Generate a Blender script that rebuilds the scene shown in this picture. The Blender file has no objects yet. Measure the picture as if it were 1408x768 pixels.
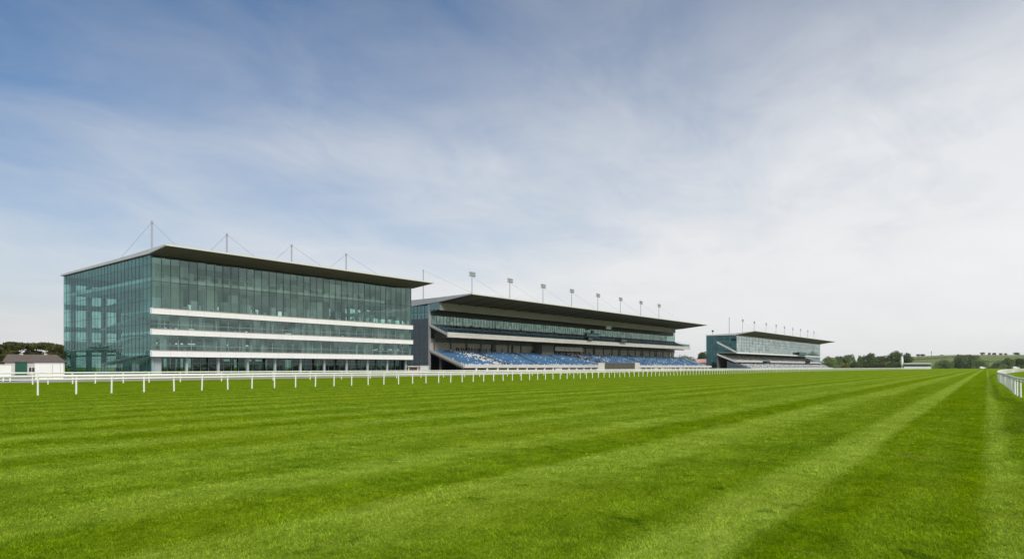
import bpy, bmesh, math, random
import numpy as np
from mathutils import Vector, Matrix

random.seed(7)
RNG = np.random.default_rng(11)
SC = bpy.context.scene
COL = SC.collection
R = math.radians

# ------------------------------------------------------------------ camera geometry (photo pixels 1408 x 768)
F = 886.0
HY = 504.5
CAMH = 1.65
HAZE = 0.00005
CF, SF = 0.78123, 0.62425            # world X runs along the stands, Y away from the track


def W(px, z):
    r = (px - 704.0) / F
    xc = r * z
    return (xc * SF + z * CF, -xc * CF + z * SF)


def onY(px, Y):
    r = (px - 704.0) / F
    z = Y / (SF - r * CF)
    return z * (CF + r * SF), z


def onX(px, X):
    r = (px - 704.0) / F
    z = X / (CF + r * SF)
    return z * (SF - r * CF), z


def hz(y, z):
    return CAMH + (HY - y) / F * z


def cam2w(xc, zc):
    return (xc * SF + zc * CF, -xc * CF + zc * SF)


# ------------------------------------------------------------------ node helpers
class NT:
    def __init__(self, tree):
        self.t = tree
        self.n = tree.nodes
        self.l = tree.links

    def node(self, kind, **kw):
        nd = self.n.new(kind)
        for k, v in kw.items():
            setattr(nd, k, v)
        return nd

    def put(self, sock, v):
        if isinstance(v, bpy.types.NodeSocket):
            self.l.new(v, sock)
        elif v is not None:
            sock.default_value = v

    def math(self, op, a, b=None, c=None, clamp=False):
        nd = self.node('ShaderNodeMath', operation=op, use_clamp=clamp)
        self.put(nd.inputs[0], a)
        if b is not None:
            self.put(nd.inputs[1], b)
        if c is not None:
            self.put(nd.inputs[2], c)
        return nd.outputs[0]

    def mix(self, f, a, b, mode='MIX'):
        nd = self.node('ShaderNodeMix', data_type='RGBA', blend_type=mode)
        self.put(nd.inputs[0], f)
        self.put(nd.inputs[6], a if isinstance(a, bpy.types.NodeSocket) else (*a, 1))
        self.put(nd.inputs[7], b if isinstance(b, bpy.types.NodeSocket) else (*b, 1))
        return nd.outputs[2]

    def noise(self, vec, scale, detail=4, rough=0.55, dist=0.0):
        nd = self.node('ShaderNodeTexNoise')
        self.put(nd.inputs['Vector'], vec)
        nd.inputs['Scale'].default_value = scale
        nd.inputs['Detail'].default_value = detail
        nd.inputs['Roughness'].default_value = rough
        nd.inputs['Distortion'].default_value = dist
        return nd.outputs[0]

    def rng(self, v, a, b, c=0.0, d=1.0, smooth=False):
        nd = self.node('ShaderNodeMapRange', interpolation_type='SMOOTHSTEP' if smooth else 'LINEAR')
        self.put(nd.inputs[0], v)
        for i, x in enumerate((a, b, c, d)):
            nd.inputs[i + 1].default_value = x
        return nd.outputs[0]

    def ramp(self, v, stops, interp='LINEAR'):
        nd = self.node('ShaderNodeValToRGB')
        nd.color_ramp.interpolation = interp
        el = nd.color_ramp.elements
        while len(el) < len(stops):
            el.new(0.5)
        for e, (p, c) in zip(el, stops):
            e.position = p
            e.color = (*c, 1) if len(c) == 3 else c
        self.put(nd.inputs[0], v)
        return nd.outputs[0]

    def dot(self, vec, d):
        nd = self.node('ShaderNodeVectorMath', operation='DOT_PRODUCT')
        self.put(nd.inputs[0], vec)
        nd.inputs[1].default_value = d
        return nd.outputs['Value']

    def vscale(self, vec, s):
        nd = self.node('ShaderNodeVectorMath', operation='MULTIPLY')
        self.put(nd.inputs[0], vec)
        nd.inputs[1].default_value = s
        return nd.outputs[0]


def new_mat(name):
    m = bpy.data.materials.new(name)
    m.use_nodes = True
    m.node_tree.nodes.clear()
    t = NT(m.node_tree)
    out = t.node('ShaderNodeOutputMaterial')
    return m, t, out


def solid(name, col, rough=0.6, var=0.12, scale=0.8, spec=0.3, metal=0.0, streak=None, bump=0.0):
    """painted / concrete / metal surface with soft uneven tone (weathering that stays put)"""
    m, t, out = new_mat(name)
    tc = t.node('ShaderNodeTexCoord').outputs['Object']
    v = tc if streak is None else t.vscale(tc, streak)
    n = t.noise(v, scale, 5, 0.6)
    n2 = t.noise(tc, scale * 9, 3, 0.6)
    f = t.math('ADD', t.math('MULTIPLY', n, 0.7), t.math('MULTIPLY', n2, 0.3))
    f = t.rng(f, 0.32, 0.68, 1 - var, 1 + var)
    c = t.node('ShaderNodeVectorMath', operation='SCALE')
    c.inputs[0].default_value = col
    t.put(c.inputs['Scale'], f)
    p = t.node('ShaderNodeBsdfPrincipled')
    t.put(p.inputs['Base Color'], c.outputs[0])
    p.inputs['Roughness'].default_value = rough
    p.inputs['Specular IOR Level'].default_value = spec
    p.inputs['Metallic'].default_value = metal
    if bump:
        b = t.node('ShaderNodeBump')
        b.inputs['Strength'].default_value = bump
        b.inputs['Distance'].default_value = 0.05
        t.put(b.inputs['Height'], n2)
        t.put(p.inputs['Normal'], b.outputs[0])
    t.put(out.inputs[0], p.outputs[0])
    return m


def glass(name, tint, refl_tint, base_refl, ior=1.5, rough=0.015, wob=0.02, pane=1.7, fm=1.3):
    """thin coated architectural glass: tinted see-through plus a Fresnel mirror, each pane very slightly out of true"""
    m, t, out = new_mat(name)
    tc = t.node('ShaderNodeTexCoord').outputs['Object']
    tr = t.node('ShaderNodeBsdfTransparent')
    # slight pane-to-pane difference of tint
    sn = t.node('ShaderNodeVectorMath', operation='SNAP')
    t.put(sn.inputs[0], tc)
    sn.inputs[1].default_value = (pane, pane, 2.1)
    wn = t.node('ShaderNodeTexWhiteNoise', noise_dimensions='3D')
    t.put(wn.inputs[0], sn.outputs[0])
    f = t.rng(wn.outputs['Value'], 0, 1, 0.82, 1.08)
    cs = t.node('ShaderNodeVectorMath', operation='SCALE')
    cs.inputs[0].default_value = tint
    t.put(cs.inputs['Scale'], f)
    t.put(tr.inputs[0], cs.outputs[0])
    gl = t.node('ShaderNodeBsdfGlossy')
    gl.inputs['Color'].default_value = (*refl_tint, 1)
    gl.inputs['Roughness'].default_value = rough
    fr = t.node('ShaderNodeFresnel')
    fr.inputs['IOR'].default_value = ior
    b = t.node('ShaderNodeBump')
    b.inputs['Strength'].default_value = wob
    b.inputs['Distance'].default_value = 1.0
    t.put(b.inputs['Height'], t.noise(tc, 0.35, 2, 0.5))
    t.put(gl.inputs['Normal'], b.outputs[0])
    br = t.math('MULTIPLY', base_refl, t.rng(wn.outputs['Value'], 0, 1, 0.65, 1.35))
    fac = t.math('ADD', t.math('MULTIPLY', fr.outputs[0], fm * (1 - base_refl)), br, clamp=True)
    mx = t.node('ShaderNodeMixShader')
    t.put(mx.inputs[0], fac)
    t.put(mx.inputs[1], tr.outputs[0])
    t.put(mx.inputs[2], gl.outputs[0])
    t.put(out.inputs[0], mx.outputs[0])
    return m


def cloth(name, col):
    m, t, out = new_mat(name)
    P = t.node('ShaderNodeTexCoord').outputs['Object']
    f = t.rng(t.noise(t.vscale(P, (6, 6, 0.3)), 0.5, 4, 0.6), 0.3, 0.7, 0.85, 1.1)
    cs = t.node('ShaderNodeVectorMath', operation='SCALE')
    cs.inputs[0].default_value = col
    t.put(cs.inputs['Scale'], f)
    d = t.node('ShaderNodeBsdfDiffuse')
    t.put(d.inputs[0], cs.outputs[0])
    tl = t.node('ShaderNodeBsdfTranslucent')
    t.put(tl.inputs[0], cs.outputs[0])
    mx = t.node('ShaderNodeMixShader')
    mx.inputs[0].default_value = 0.5
    t.put(mx.inputs[1], d.outputs[0])
    t.put(mx.inputs[2], tl.outputs[0])
    t.put(out.inputs[0], mx.outputs[0])
    return m


# stripes of the mown turf: a = lateral distance across the mowing direction
STR = (0.0486, -1.2413, 0.0)


def grass_mat(name, blades):
    m, t, out = new_mat(name)
    P = t.node('ShaderNodeTexCoord').outputs['Object']
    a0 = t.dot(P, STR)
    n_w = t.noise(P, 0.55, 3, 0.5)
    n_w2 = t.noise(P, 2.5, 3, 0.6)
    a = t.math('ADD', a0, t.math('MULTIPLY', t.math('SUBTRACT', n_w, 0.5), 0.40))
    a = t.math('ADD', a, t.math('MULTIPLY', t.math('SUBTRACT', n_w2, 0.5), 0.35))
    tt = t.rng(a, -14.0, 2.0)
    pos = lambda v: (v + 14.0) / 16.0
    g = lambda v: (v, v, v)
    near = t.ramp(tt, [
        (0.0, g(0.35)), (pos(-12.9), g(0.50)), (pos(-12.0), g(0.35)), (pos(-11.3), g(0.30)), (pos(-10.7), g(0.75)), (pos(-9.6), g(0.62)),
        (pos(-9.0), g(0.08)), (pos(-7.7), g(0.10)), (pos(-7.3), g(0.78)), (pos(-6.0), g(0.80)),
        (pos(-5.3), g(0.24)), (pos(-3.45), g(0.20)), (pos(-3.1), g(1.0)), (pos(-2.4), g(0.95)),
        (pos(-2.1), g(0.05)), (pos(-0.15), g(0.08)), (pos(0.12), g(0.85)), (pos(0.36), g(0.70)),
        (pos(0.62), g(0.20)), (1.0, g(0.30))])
    # fine lines left by the mower, running along the stripes
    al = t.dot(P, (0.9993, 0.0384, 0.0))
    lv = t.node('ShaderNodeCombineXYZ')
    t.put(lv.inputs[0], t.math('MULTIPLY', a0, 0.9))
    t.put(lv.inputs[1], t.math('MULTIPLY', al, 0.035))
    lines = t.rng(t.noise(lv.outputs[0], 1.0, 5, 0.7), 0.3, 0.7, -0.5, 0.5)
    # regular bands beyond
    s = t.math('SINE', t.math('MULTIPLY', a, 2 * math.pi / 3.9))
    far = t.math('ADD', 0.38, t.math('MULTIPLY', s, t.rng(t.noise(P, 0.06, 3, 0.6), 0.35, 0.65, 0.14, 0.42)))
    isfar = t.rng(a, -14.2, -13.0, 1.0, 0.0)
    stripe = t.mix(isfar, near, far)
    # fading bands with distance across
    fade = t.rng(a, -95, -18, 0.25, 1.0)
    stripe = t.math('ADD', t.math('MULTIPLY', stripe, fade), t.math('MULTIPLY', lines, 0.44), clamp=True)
    patch = t.rng(t.math('ADD', t.math('MULTIPLY', t.noise(P, 0.7, 4, 0.6), 0.45), t.math('MULTIPLY', t.noise(P, 2.6, 5, 0.7), 0.55)), 0.38, 0.61, 0.0, 1.0)
    patch2 = t.rng(t.noise(P, 0.16, 4, 0.6), 0.35, 0.65, 0.0, 1.0)
    fine = t.rng(t.noise(P, 16.0, 4, 0.75), 0.28, 0.72, 0.0, 1.0)
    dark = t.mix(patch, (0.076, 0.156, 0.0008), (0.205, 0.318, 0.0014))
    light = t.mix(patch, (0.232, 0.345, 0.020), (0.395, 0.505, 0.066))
    c = t.mix(stripe, dark, light)  # stripes put the light and dark sheen of leaning grass into the colour
    c = t.mix(t.math('MULTIPLY', patch2, 0.32), c, (0.240, 0.285, 0.004))
    # dry straw patches
    dry = t.rng(t.noise(P, 0.9, 6, 0.7, 0.6), 0.60, 0.76, 0.0, 0.65, True)
    c = t.mix(dry, c, (0.30, 0.25, 0.055))
    # darker green patches of colour scattered through the sward
    dark_patch = t.rng(t.noise(P, 1.9, 4, 0.6, 0.4), 0.60, 0.74, 0.0, 0.62, True)
    c = t.mix(dark_patch, c, (0.040, 0.105, 0.002))
    k = t.rng(fine, 0, 1, 0.66, 1.34)
    cs = t.node('ShaderNodeVectorMath', operation='SCALE')
    t.put(cs.inputs[0], c)
    t.put(cs.inputs['Scale'], k)
    if blades:
        at = t.node('ShaderNodeAttribute', attribute_name='tone')
        c2 = t.node('ShaderNodeVectorMath', operation='SCALE')
        t.put(c2.inputs[0], cs.outputs[0])
        t.put(c2.inputs['Scale'], t.rng(at.outputs['Fac'], 0, 1, 0.75, 1.75))
        d = t.node('ShaderNodeBsdfPrincipled')
        t.put(d.inputs['Base Color'], c2.outputs[0])
        d.inputs['Roughness'].default_value = 0.7
        d.inputs['Specular IOR Level'].default_value = 0.03
        tl = t.node('ShaderNodeBsdfTranslucent')
        t.put(tl.inputs[0], c2.outputs[0])
        mx = t.node('ShaderNodeMixShader')
        mx.inputs[0].default_value = 0.3
        t.put(mx.inputs[1], d.outputs[0])
        t.put(mx.inputs[2], tl.outputs[0])
        t.put(out.inputs[0], mx.outputs[0])
    else:
        p = t.node('ShaderNodeBsdfPrincipled')
        t.put(p.inputs['Base Color'], cs.outputs[0])
        p.inputs['Roughness'].default_value = 0.9
        p.inputs['Specular IOR Level'].default_value = 0.0
        b = t.node('ShaderNodeBump')
        b.inputs['Strength'].default_value = 0.6
        b.inputs['Distance'].default_value = 0.06
        t.put(b.inputs['Height'], t.math('ADD', fine, t.math('MULTIPLY', patch, 1.5)))
        t.put(p.inputs['Normal'], b.outputs[0])
        t.put(out.inputs[0], p.outputs[0])
    return m


def foliage(name, c1, c2, scale=0.5):
    m, t, out = new_mat(name)
    P = t.node('ShaderNodeTexCoord').outputs['Object']
    oi = t.node('ShaderNodeObjectInfo')
    at = t.node('ShaderNodeAttribute', attribute_name='tone')
    n = t.rng(t.noise(P, scale, 3, 0.6), 0.3, 0.7)
    f = t.math('ADD', t.math('MULTIPLY', n, 0.5), t.math('MULTIPLY', at.outputs['Fac'], 0.5), clamp=True)
    c = t.mix(f, c1, c2)
    cs = t.node('ShaderNodeVectorMath', operation='SCALE')
    t.put(cs.inputs[0], c)
    t.put(cs.inputs['Scale'], t.rng(oi.outputs['Random'], 0, 1, 0.62, 1.55))
    d = t.node('ShaderNodeBsdfPrincipled')
    t.put(d.inputs['Base Color'], cs.outputs[0])
    d.inputs['Roughness'].default_value = 0.65
    d.inputs['Specular IOR Level'].default_value = 0.2
    tl = t.node('ShaderNodeBsdfTranslucent')
    t.put(tl.inputs[0], cs.outputs[0])
    mx = t.node('ShaderNodeMixShader')
    mx.inputs[0].default_value = 0.35
    t.put(mx.inputs[1], d.outputs[0])
    t.put(mx.inputs[2], tl.outputs[0])
    t.put(out.inputs[0], mx.outputs[0])
    return m


M = dict(
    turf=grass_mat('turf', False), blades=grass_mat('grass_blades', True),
    white=solid('white_paint', (0.78, 0.77, 0.73), 0.5, 0.07, 0.5),
    rail=solid('rail_plastic', (0.80, 0.79, 0.72), 0.4, 0.08, 1.2),
    band=solid('white_panel', (0.80, 0.79, 0.76), 0.5, 0.05, 0.25, streak=(1, 1, 3)),
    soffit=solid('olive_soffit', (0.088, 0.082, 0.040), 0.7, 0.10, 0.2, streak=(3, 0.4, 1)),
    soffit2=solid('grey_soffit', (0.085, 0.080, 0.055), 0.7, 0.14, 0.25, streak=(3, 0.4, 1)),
    roof=solid('roof_metal', (0.50, 0.50, 0.49), 0.5, 0.08, 0.2),
    roofgrey=solid('grey_roof_metal', (0.36, 0.37, 0.37), 0.5, 0.08, 0.2),
    edge=solid('cream_edge', (0.66, 0.65, 0.58), 0.5, 0.05, 0.3),
    mull=solid('mullion', (0.055, 0.085, 0.085), 0.45, 0.1, 0.6),
    mullg=solid('pale_mullion', (0.30, 0.40, 0.39), 0.45, 0.1, 0.6),
    dark=solid('dark_metal', (0.03, 0.034, 0.036), 0.5, 0.2, 0.7),
    panel=solid('slate_panel', (0.075, 0.095, 0.105), 0.55, 0.16, 0.5),
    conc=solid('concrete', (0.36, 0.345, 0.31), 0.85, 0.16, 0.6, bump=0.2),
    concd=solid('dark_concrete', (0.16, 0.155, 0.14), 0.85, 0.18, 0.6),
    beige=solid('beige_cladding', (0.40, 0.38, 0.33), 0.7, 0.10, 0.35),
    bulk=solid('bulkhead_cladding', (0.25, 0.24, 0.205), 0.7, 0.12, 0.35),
    fascia=solid('pale_fascia', (0.55, 0.53, 0.48), 0.6, 0.16, 0.4, streak=(1, 1, 4)),
    slab=solid('interior_slab', (0.74, 0.75, 0.72), 0.8, 0.08, 0.4),
    iwall=solid('interior_wall', (0.64, 0.66, 0.62), 0.8, 0.2, 0.25),
    iwalld=solid('interior_dark', (0.22, 0.24, 0.235), 0.8, 0.3, 0.25),
    col=solid('column_paint', (0.34, 0.40, 0.395), 0.6, 0.06, 0.5),
    curtain=cloth('curtain_cloth', (0.84, 0.86, 0.83)),
    furn=solid('furniture', (0.60, 0.60, 0.56), 0.7, 0.2, 0.6),
    furnd=solid('dark_furniture', (0.06, 0.06, 0.06), 0.6, 0.2, 0.6),
    galv=solid('galvanised', (0.42, 0.43, 0.44), 0.4, 0.1, 1.0, metal=0.5),
    seat=solid('blue_seat', (0.075, 0.18, 0.33), 0.45, 0.3, 0.35),
    seatw=solid('pale_seat', (0.62, 0.66, 0.70), 0.5, 0.25, 0.8),
    seatd=solid('navy_seat', (0.03, 0.06, 0.085), 0.5, 0.25, 0.5),
    seatg=solid('grey_seat', (0.33, 0.35, 0.36), 0.5, 0.35, 0.7),
    pave=solid('paving', (0.36, 0.35, 0.32), 0.85, 0.15, 0.25, bump=0.2),
    brown=solid('brown_tiles', (0.17, 0.135, 0.115), 0.85, 0.2, 1.3),
    green=solid('green_paint', (0.012, 0.09, 0.055), 0.5, 0.15, 0.6),
    pink=solid('salmon_paint', (0.62, 0.36, 0.30), 0.6, 0.1, 0.6),
    brick=solid('pinkish_brick', (0.42, 0.24, 0.19), 0.85, 0.2, 1.5),
    bark=solid('bark', (0.10, 0.08, 0.06), 0.9, 0.25, 1.5),
    skin=solid('skin', (0.50, 0.32, 0.24), 0.6, 0.05, 1),
    clothd=solid('dark_cloth', (0.022, 0.024, 0.032), 0.85, 0.3, 2),
    clothw=solid('light_cloth', (0.66, 0.65, 0.62), 0.85, 0.15, 2),
    clothr=solid('tan_cloth', (0.30, 0.20, 0.13), 0.85, 0.2, 2),
    trouser=solid('trouser_cloth', (0.04, 0.045, 0.06), 0.85, 0.2, 2),
    board=solid('board_face', (0.085, 0.08, 0.055), 0.6, 0.35, 1.2, streak=(1, 1, 2)),
    fol=foliage('leaves', (0.060, 0.098, 0.036), (0.23, 0.28, 0.105), 0.35),
    folp=foliage('pine_needles', (0.075, 0.088, 0.022), (0.24, 0.24, 0.066), 0.4),
    foll=foliage('pale_leaves', (0.13, 0.165, 0.05), (0.24, 0.28, 0.10), 0.4),
    foly=foliage('yellow_leaves', (0.12, 0.11, 0.02), (0.22, 0.18, 0.04), 0.4),
    g0=glass('ground_glass', (0.26, 0.40, 0.36), (0.6, 0.8, 0.75), 0.03, wob=0.01),
    g1=glass('facade_glass', (0.74, 0.94, 0.87), (0.72, 0.98, 0.91), 0.085),
    g1e=glass('end_glass', (0.46, 0.74, 0.70), (0.36, 0.52, 0.52), 0.0, pane=1.75, fm=0.4),
    g2=glass('stand_glass', (0.55, 0.78, 0.68), (0.66, 0.92, 0.80), 0.18),
    g2e=glass('dark_glass', (0.30, 0.50, 0.50), (0.22, 0.38, 0.39), 0.02, fm=0.6),
    g3=glass('pale_glass', (0.62, 0.78, 0.74), (0.84, 0.97, 0.93), 0.50, rough=0.05),
    g3e=glass('teal_glass', (0.20, 0.50, 0.50), (0.30, 0.64, 0.66), 0.14),
)


def field_mat():
    m, t, out = new_mat('hill_fields')
    P = t.node('ShaderNodeTexCoord').outputs['Object']
    v = t.node('ShaderNodeTexVoronoi', feature='F1')
    t.put(v.inputs['Vector'], t.vscale(P, (1, 1, 0.0)))
    v.inputs['Scale'].default_value = 0.0045
    sep = t.node('ShaderNodeSeparateColor')
    t.put(sep.inputs[0], v.outputs['Color'])
    c = t.mix(sep.outputs[0], (0.16, 0.215, 0.06), (0.235, 0.27, 0.09))
    c = t.mix(t.math('MULTIPLY', sep.outputs[1], 0.4), c, (0.26, 0.26, 0.12))
    c = t.mix(t.rng(t.noise(P, 0.02, 5, 0.6), 0.4, 0.65, 0, 0.4), c, (0.10, 0.15, 0.045))
    p = t.node('ShaderNodeBsdfPrincipled')
    t.put(p.inputs['Base Color'], c)
    p.inputs['Roughness'].default_value = 0.95
    p.inputs['Specular IOR Level'].default_value = 0.0
    t.put(out.inputs[0], p.outputs[0])
    return m


M['fields'] = field_mat()


# ------------------------------------------------------------------ mesh helpers
class MB:
    """collects boxes, prisms and tubes, then links them as ONE mesh object"""

    def __init__(self):
        self.v = []
        self.f = []
        self.mi = []

    def _add(self, vs, fs, mi=0):
        o = len(self.v)
        self.v.extend(vs)
        self.f.extend([tuple(o + i for i in f) for f in fs])
        self.mi.extend([mi] * len(fs))

    def box(self, x0, x1, y0, y1, z0, z1, mi=0):
        vs = [(x, y, z) for z in (z0, z1) for y in (y0, y1) for x in (x0, x1)]
        self._add(vs, [(0, 2, 3, 1), (4, 5, 7, 6), (0, 1, 5, 4), (2, 6, 7, 3), (0, 4, 6, 2), (1, 3, 7, 5)], mi)
        return self

    def prism(self, prof, x0, x1, mi=0):
        """profile [(y,z)...] extruded along X"""
        n = len(prof)
        vs = [(x0, y, z) for y, z in prof] + [(x1, y, z) for y, z in prof]
        fs = [tuple(range(n)), tuple(range(2 * n - 1, n - 1, -1))]
        fs += [(i, i + n, (i + 1) % n + n, (i + 1) % n) for i in range(n)]
        self._add(vs, fs, mi)
        return self

    def prism_z(self, poly, z0, z1, mi=0):
        n = len(poly)
        vs = [(x, y, z0) for x, y in poly] + [(x, y, z1) for x, y in poly]
        fs = [tuple(range(n - 1, -1, -1)), tuple(range(n, 2 * n))]
        fs += [(i, (i + 1) % n, (i + 1) % n + n, i + n) for i in range(n)]
        self._add(vs, fs, mi)
        return self

    def quad(self, a, b, c, d, mi=0):
        self._add([a, b, c, d], [(0, 1, 2, 3)], mi)
        return self

    def tube(self, pts, rads, n=8, mi=0, sy=1.0):
        if not hasattr(rads, '__len__'):
            rads = [rads] * len(pts)
        pts = [Vector(p) for p in pts]
        rings = []
        for i, p in enumerate(pts):
            d = (pts[min(i + 1, len(pts) - 1)] - pts[max(i - 1, 0)]).normalized()
            up = Vector((0, 0, 1)) if abs(d.z) < 0.9 else Vector((1, 0, 0))
            s = d.cross(up).normalized()
            u = s.cross(d).normalized()
            rings.append([tuple(p + s * (rads[i] * math.cos(2 * math.pi * k / n)) + u * (sy * rads[i] * math.sin(2 * math.pi * k / n))) for k in range(n)])
        vs = [q for r in rings for q in r]
        fs = []
        for i in range(len(pts) - 1):
            for k in range(n):
                fs.append((i * n + k, i * n + (k + 1) % n, (i + 1) * n + (k + 1) % n, (i + 1) * n + k))
        fs.append(tuple(range(n - 1, -1, -1)))
        fs.append(tuple(range((len(pts) - 1) * n, len(pts) * n)))
        self._add(vs, fs, mi)
        return self

    def xform(self, mat):
        self.v = [tuple(mat @ Vector(p)) for p in self.v]
        return self

    def mesh(self, name, mats):
        me = bpy.data.meshes.new(name)
        me.from_pydata(self.v, [], self.f)
        for mm in (mats if isinstance(mats, (list, tuple)) else [mats]):
            me.materials.append(mm)
        if any(self.mi):
            me.polygons.foreach_set('material_index', self.mi)
        me.update()
        return me

    def build(self, name, mats, parent=None, recalc=True):
        if parent is not None:
            l = parent.location
            if l.length > 0:
                self.v = [(x - l.x, y - l.y, z - l.z) for x, y, z in self.v]
        me = self.mesh(name, mats)
        if recalc:
            bm = bmesh.new()
            bm.from_mesh(me)
            bmesh.ops.recalc_face_normals(bm, faces=bm.faces)
            bm.to_mesh(me)
            bm.free()
        return link(name, me, parent)


def link(name, me, parent=None):
    o = bpy.data.objects.new(name, me)
    COL.objects.link(o)
    if parent is not None:
        o.parent = parent
    return o


def tag(o, label=None, cat=None, group=None, kind=None):
    if label:
        o['label'] = label
    if cat:
        o['category'] = cat
    if group:
        o['group'] = group
    if kind:
        o['kind'] = kind
    return o


def thing(name, label, cat, loc=(0, 0, 0), group=None):
    o = bpy.data.objects.new(name, None)
    COL.objects.link(o)
    o.location = loc
    o.empty_display_size = 0.5
    return tag(o, label, cat, group)


def copy_tree(o, parent=None):
    c = o.copy()
    COL.objects.link(c)
    if parent is not None:
        c.parent = parent
    for ch in [x for x in COL.objects if x.parent == o]:
        copy_tree(ch, c)
    return c


def ordn(i):
    return ['first', 'second', 'third', 'fourth', 'fifth', 'sixth', 'seventh', 'eighth', 'ninth', 'tenth', 'eleventh', 'twelfth', 'thirteenth', 'fourteenth', 'fifteenth', 'sixteenth'][i]


# ------------------------------------------------------------------ ground
g = MB()
g.quad((-2500, -2500, 0), (5000, -2500, 0), (5000, 5000, 0), (-2500, 5000, 0))
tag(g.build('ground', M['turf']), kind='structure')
# paved apron round the stands
a = MB()
a.prism_z([(-200, 97), (120, 97), (133, 112), (700, 122), (700, 230), (-60, 230), (-200, 160)], -0.2, 0.03)
tag(a.build('pavement', M['pave']), kind='structure')
# a pale path along the turf edge, in front of the glass building
a = MB()
a.prism_z([(-60, 84.0), (70, 84.0), (112, 91), (120, 96.9), (-60, 96.9)], -0.2, 0.025)
tag(a.build('path', M['conc']), kind='structure')

# hills at the right of the horizon
hv, hf = [], []
NX, NZ = 90, 26
for j in range(NZ):
    zc = 980 + 1700 * (j / (NZ - 1)) ** 1.1
    for i in range(NX):
        px = 1040 + 900 * i / (NX - 1)
        r = (px - 704) / F
        x, y = cam2w(r * zc, zc)
        ramp = max(0.0, min(1.0, (px - 1090) / 160.0))
        t = (zc - 980) / 1000.0
        s = min(1.0, t)
        s = s * s * (3 - 2 * s)
        ridge = (14.5 + 4.2 * max(0, min(1, (px - 1250) / 160.0)) + 0.9 * math.sin(px * 0.03) + 0.5 * math.sin(px * 0.011 + 1)) / F * 1980
        h = ridge * s * ramp * (1.0 if zc < 2000 else max(0.0, 1 - ((zc - 2000) / 700) ** 2))
        hv.append((x, y, h - (0.6 if s <= 0.0 or j == 0 else 0)))
for j in range(NZ - 1):
    for i in range(NX - 1):
        k = j * NX + i
        hf.append((k, k + 1, k + 1 + NX, k + NX))
me = bpy.data.meshes.new('hills')
me.from_pydata(hv, [], hf)
me.materials.append(M['fields'])
me.polygons.foreach_set('use_smooth', [True] * len(me.polygons))
tag(link('hills', me), kind='structure')


def hill_h(px, zc):
    ramp = max(0.0, min(1.0, (px - 1090) / 160.0))
    s = max(0.0, min(1.0, (zc - 980) / 1000.0))
    s = s * s * (3 - 2 * s)
    ridge = (14.5 + 4.2 * max(0, min(1, (px - 1250) / 160.0)) + 0.9 * math.sin(px * 0.03) + 0.5 * math.sin(px * 0.011 + 1)) / F * 1980
    return ridge * s * ramp


# ------------------------------------------------------------------ standing grass in the foreground
def grass():
    N = 750000
    z0, z1 = 3.6, 60.0
    # more blades per square metre close by
    u = RNG.random(N)
    p = -0.35
    zc = (z0 ** p + u * (z1 ** p - z0 ** p)) ** (1 / p)
    half = 0.80 * zc + 2.5
    xc = (RNG.random(N) * 2 - 1) * half
    X = xc * SF + zc * CF
    Y = -xc * CF + zc * SF
    # clumps: tone and height follow a slow wave plus chance
    cl = 0
    for q in range(9):
        th = RNG.random() * 6.28
        fr = 2.0 * 1.45 ** q
        cl = cl + np.sin(fr * (X * math.cos(th) + Y * math.sin(th)) + 6.28 * RNG.random() + 1.2 * np.sin(0.6 * fr * (Y * math.cos(th) - X * math.sin(th)))) * (1.0 if q < 5 else 0.7)
    cl = cl / 2.2
    hgt = (0.014 + 0.013 * RNG.random(N) + 0.006 * np.clip(cl, -1.6, 1.8)) * np.clip(1.0 + (zc - 8) * 0.01, 1, 1.3)
    hgt *= 0.85
    wid = (0.0040 + 0.003 * RNG.random(N)) * np.clip(zc / 6.0, 1.0, 5.0)
    ang = RNG.random(N) * 2 * np.pi
    a = 0.0486 * X - 1.2413 * Y
    lean = 0.5 + 1.3 * RNG.random(N)
    la = ang + np.pi / 2 + (RNG.random(N) - 0.5)
    dx, dy = np.cos(ang), np.sin(ang)
    lx, ly = np.cos(la) * lean, np.sin(la) * lean
    V = np.empty((N, 5, 3), np.float32)
    for k, (s, t, w) in enumerate(((-1, 0, 1), (1, 0, 1), (1, 0.6, 0.75), (-1, 0.6, 0.75))):
        V[:, k, 0] = X + s * dx * wid * w * 0.5 + lx * hgt * t * t * 0.8
        V[:, k, 1] = Y + s * dy * wid * w * 0.5 + ly * hgt * t * t * 0.8
        V[:, k, 2] = hgt * t - 0.004 * (t == 0)
    V[:, 4, 0] = X + lx * hgt
    V[:, 4, 1] = Y + ly * hgt
    V[:, 4, 2] = hgt * 0.92
    me = bpy.data.meshes.new('grass')
    me.vertices.add(N * 5)
    me.vertices.foreach_set('co', V.reshape(-1))
    base = np.arange(N, dtype=np.int32) * 5
    loops = np.stack([base, base + 1, base + 2, base + 3, base + 3, base + 2, base + 4], 1).reshape(-1)
    me.loops.add(N * 7)
    me.loops.foreach_set('vertex_index', loops)
    me.polygons.add(N * 2)
    st = np.stack([np.arange(N) * 7, np.arange(N) * 7 + 4], 1).reshape(-1).astype(np.int32)
    me.polygons.foreach_set('loop_start', st)
    at = me.attributes.new('tone', 'FLOAT', 'POINT')
    tone = np.clip(RNG.random(N) * 0.75 + 0.12 * cl + 0.1, 0, 1)
    at.data.foreach_set('value', np.repeat(tone, 5).astype(np.float32))
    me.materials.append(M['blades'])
    me.update(calc_edges=True)
    me.validate()
    tag(link('grass', me), 'short bright green mown turf with pale stripes in the foreground', 'grass', kind='stuff')


grass()


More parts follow.
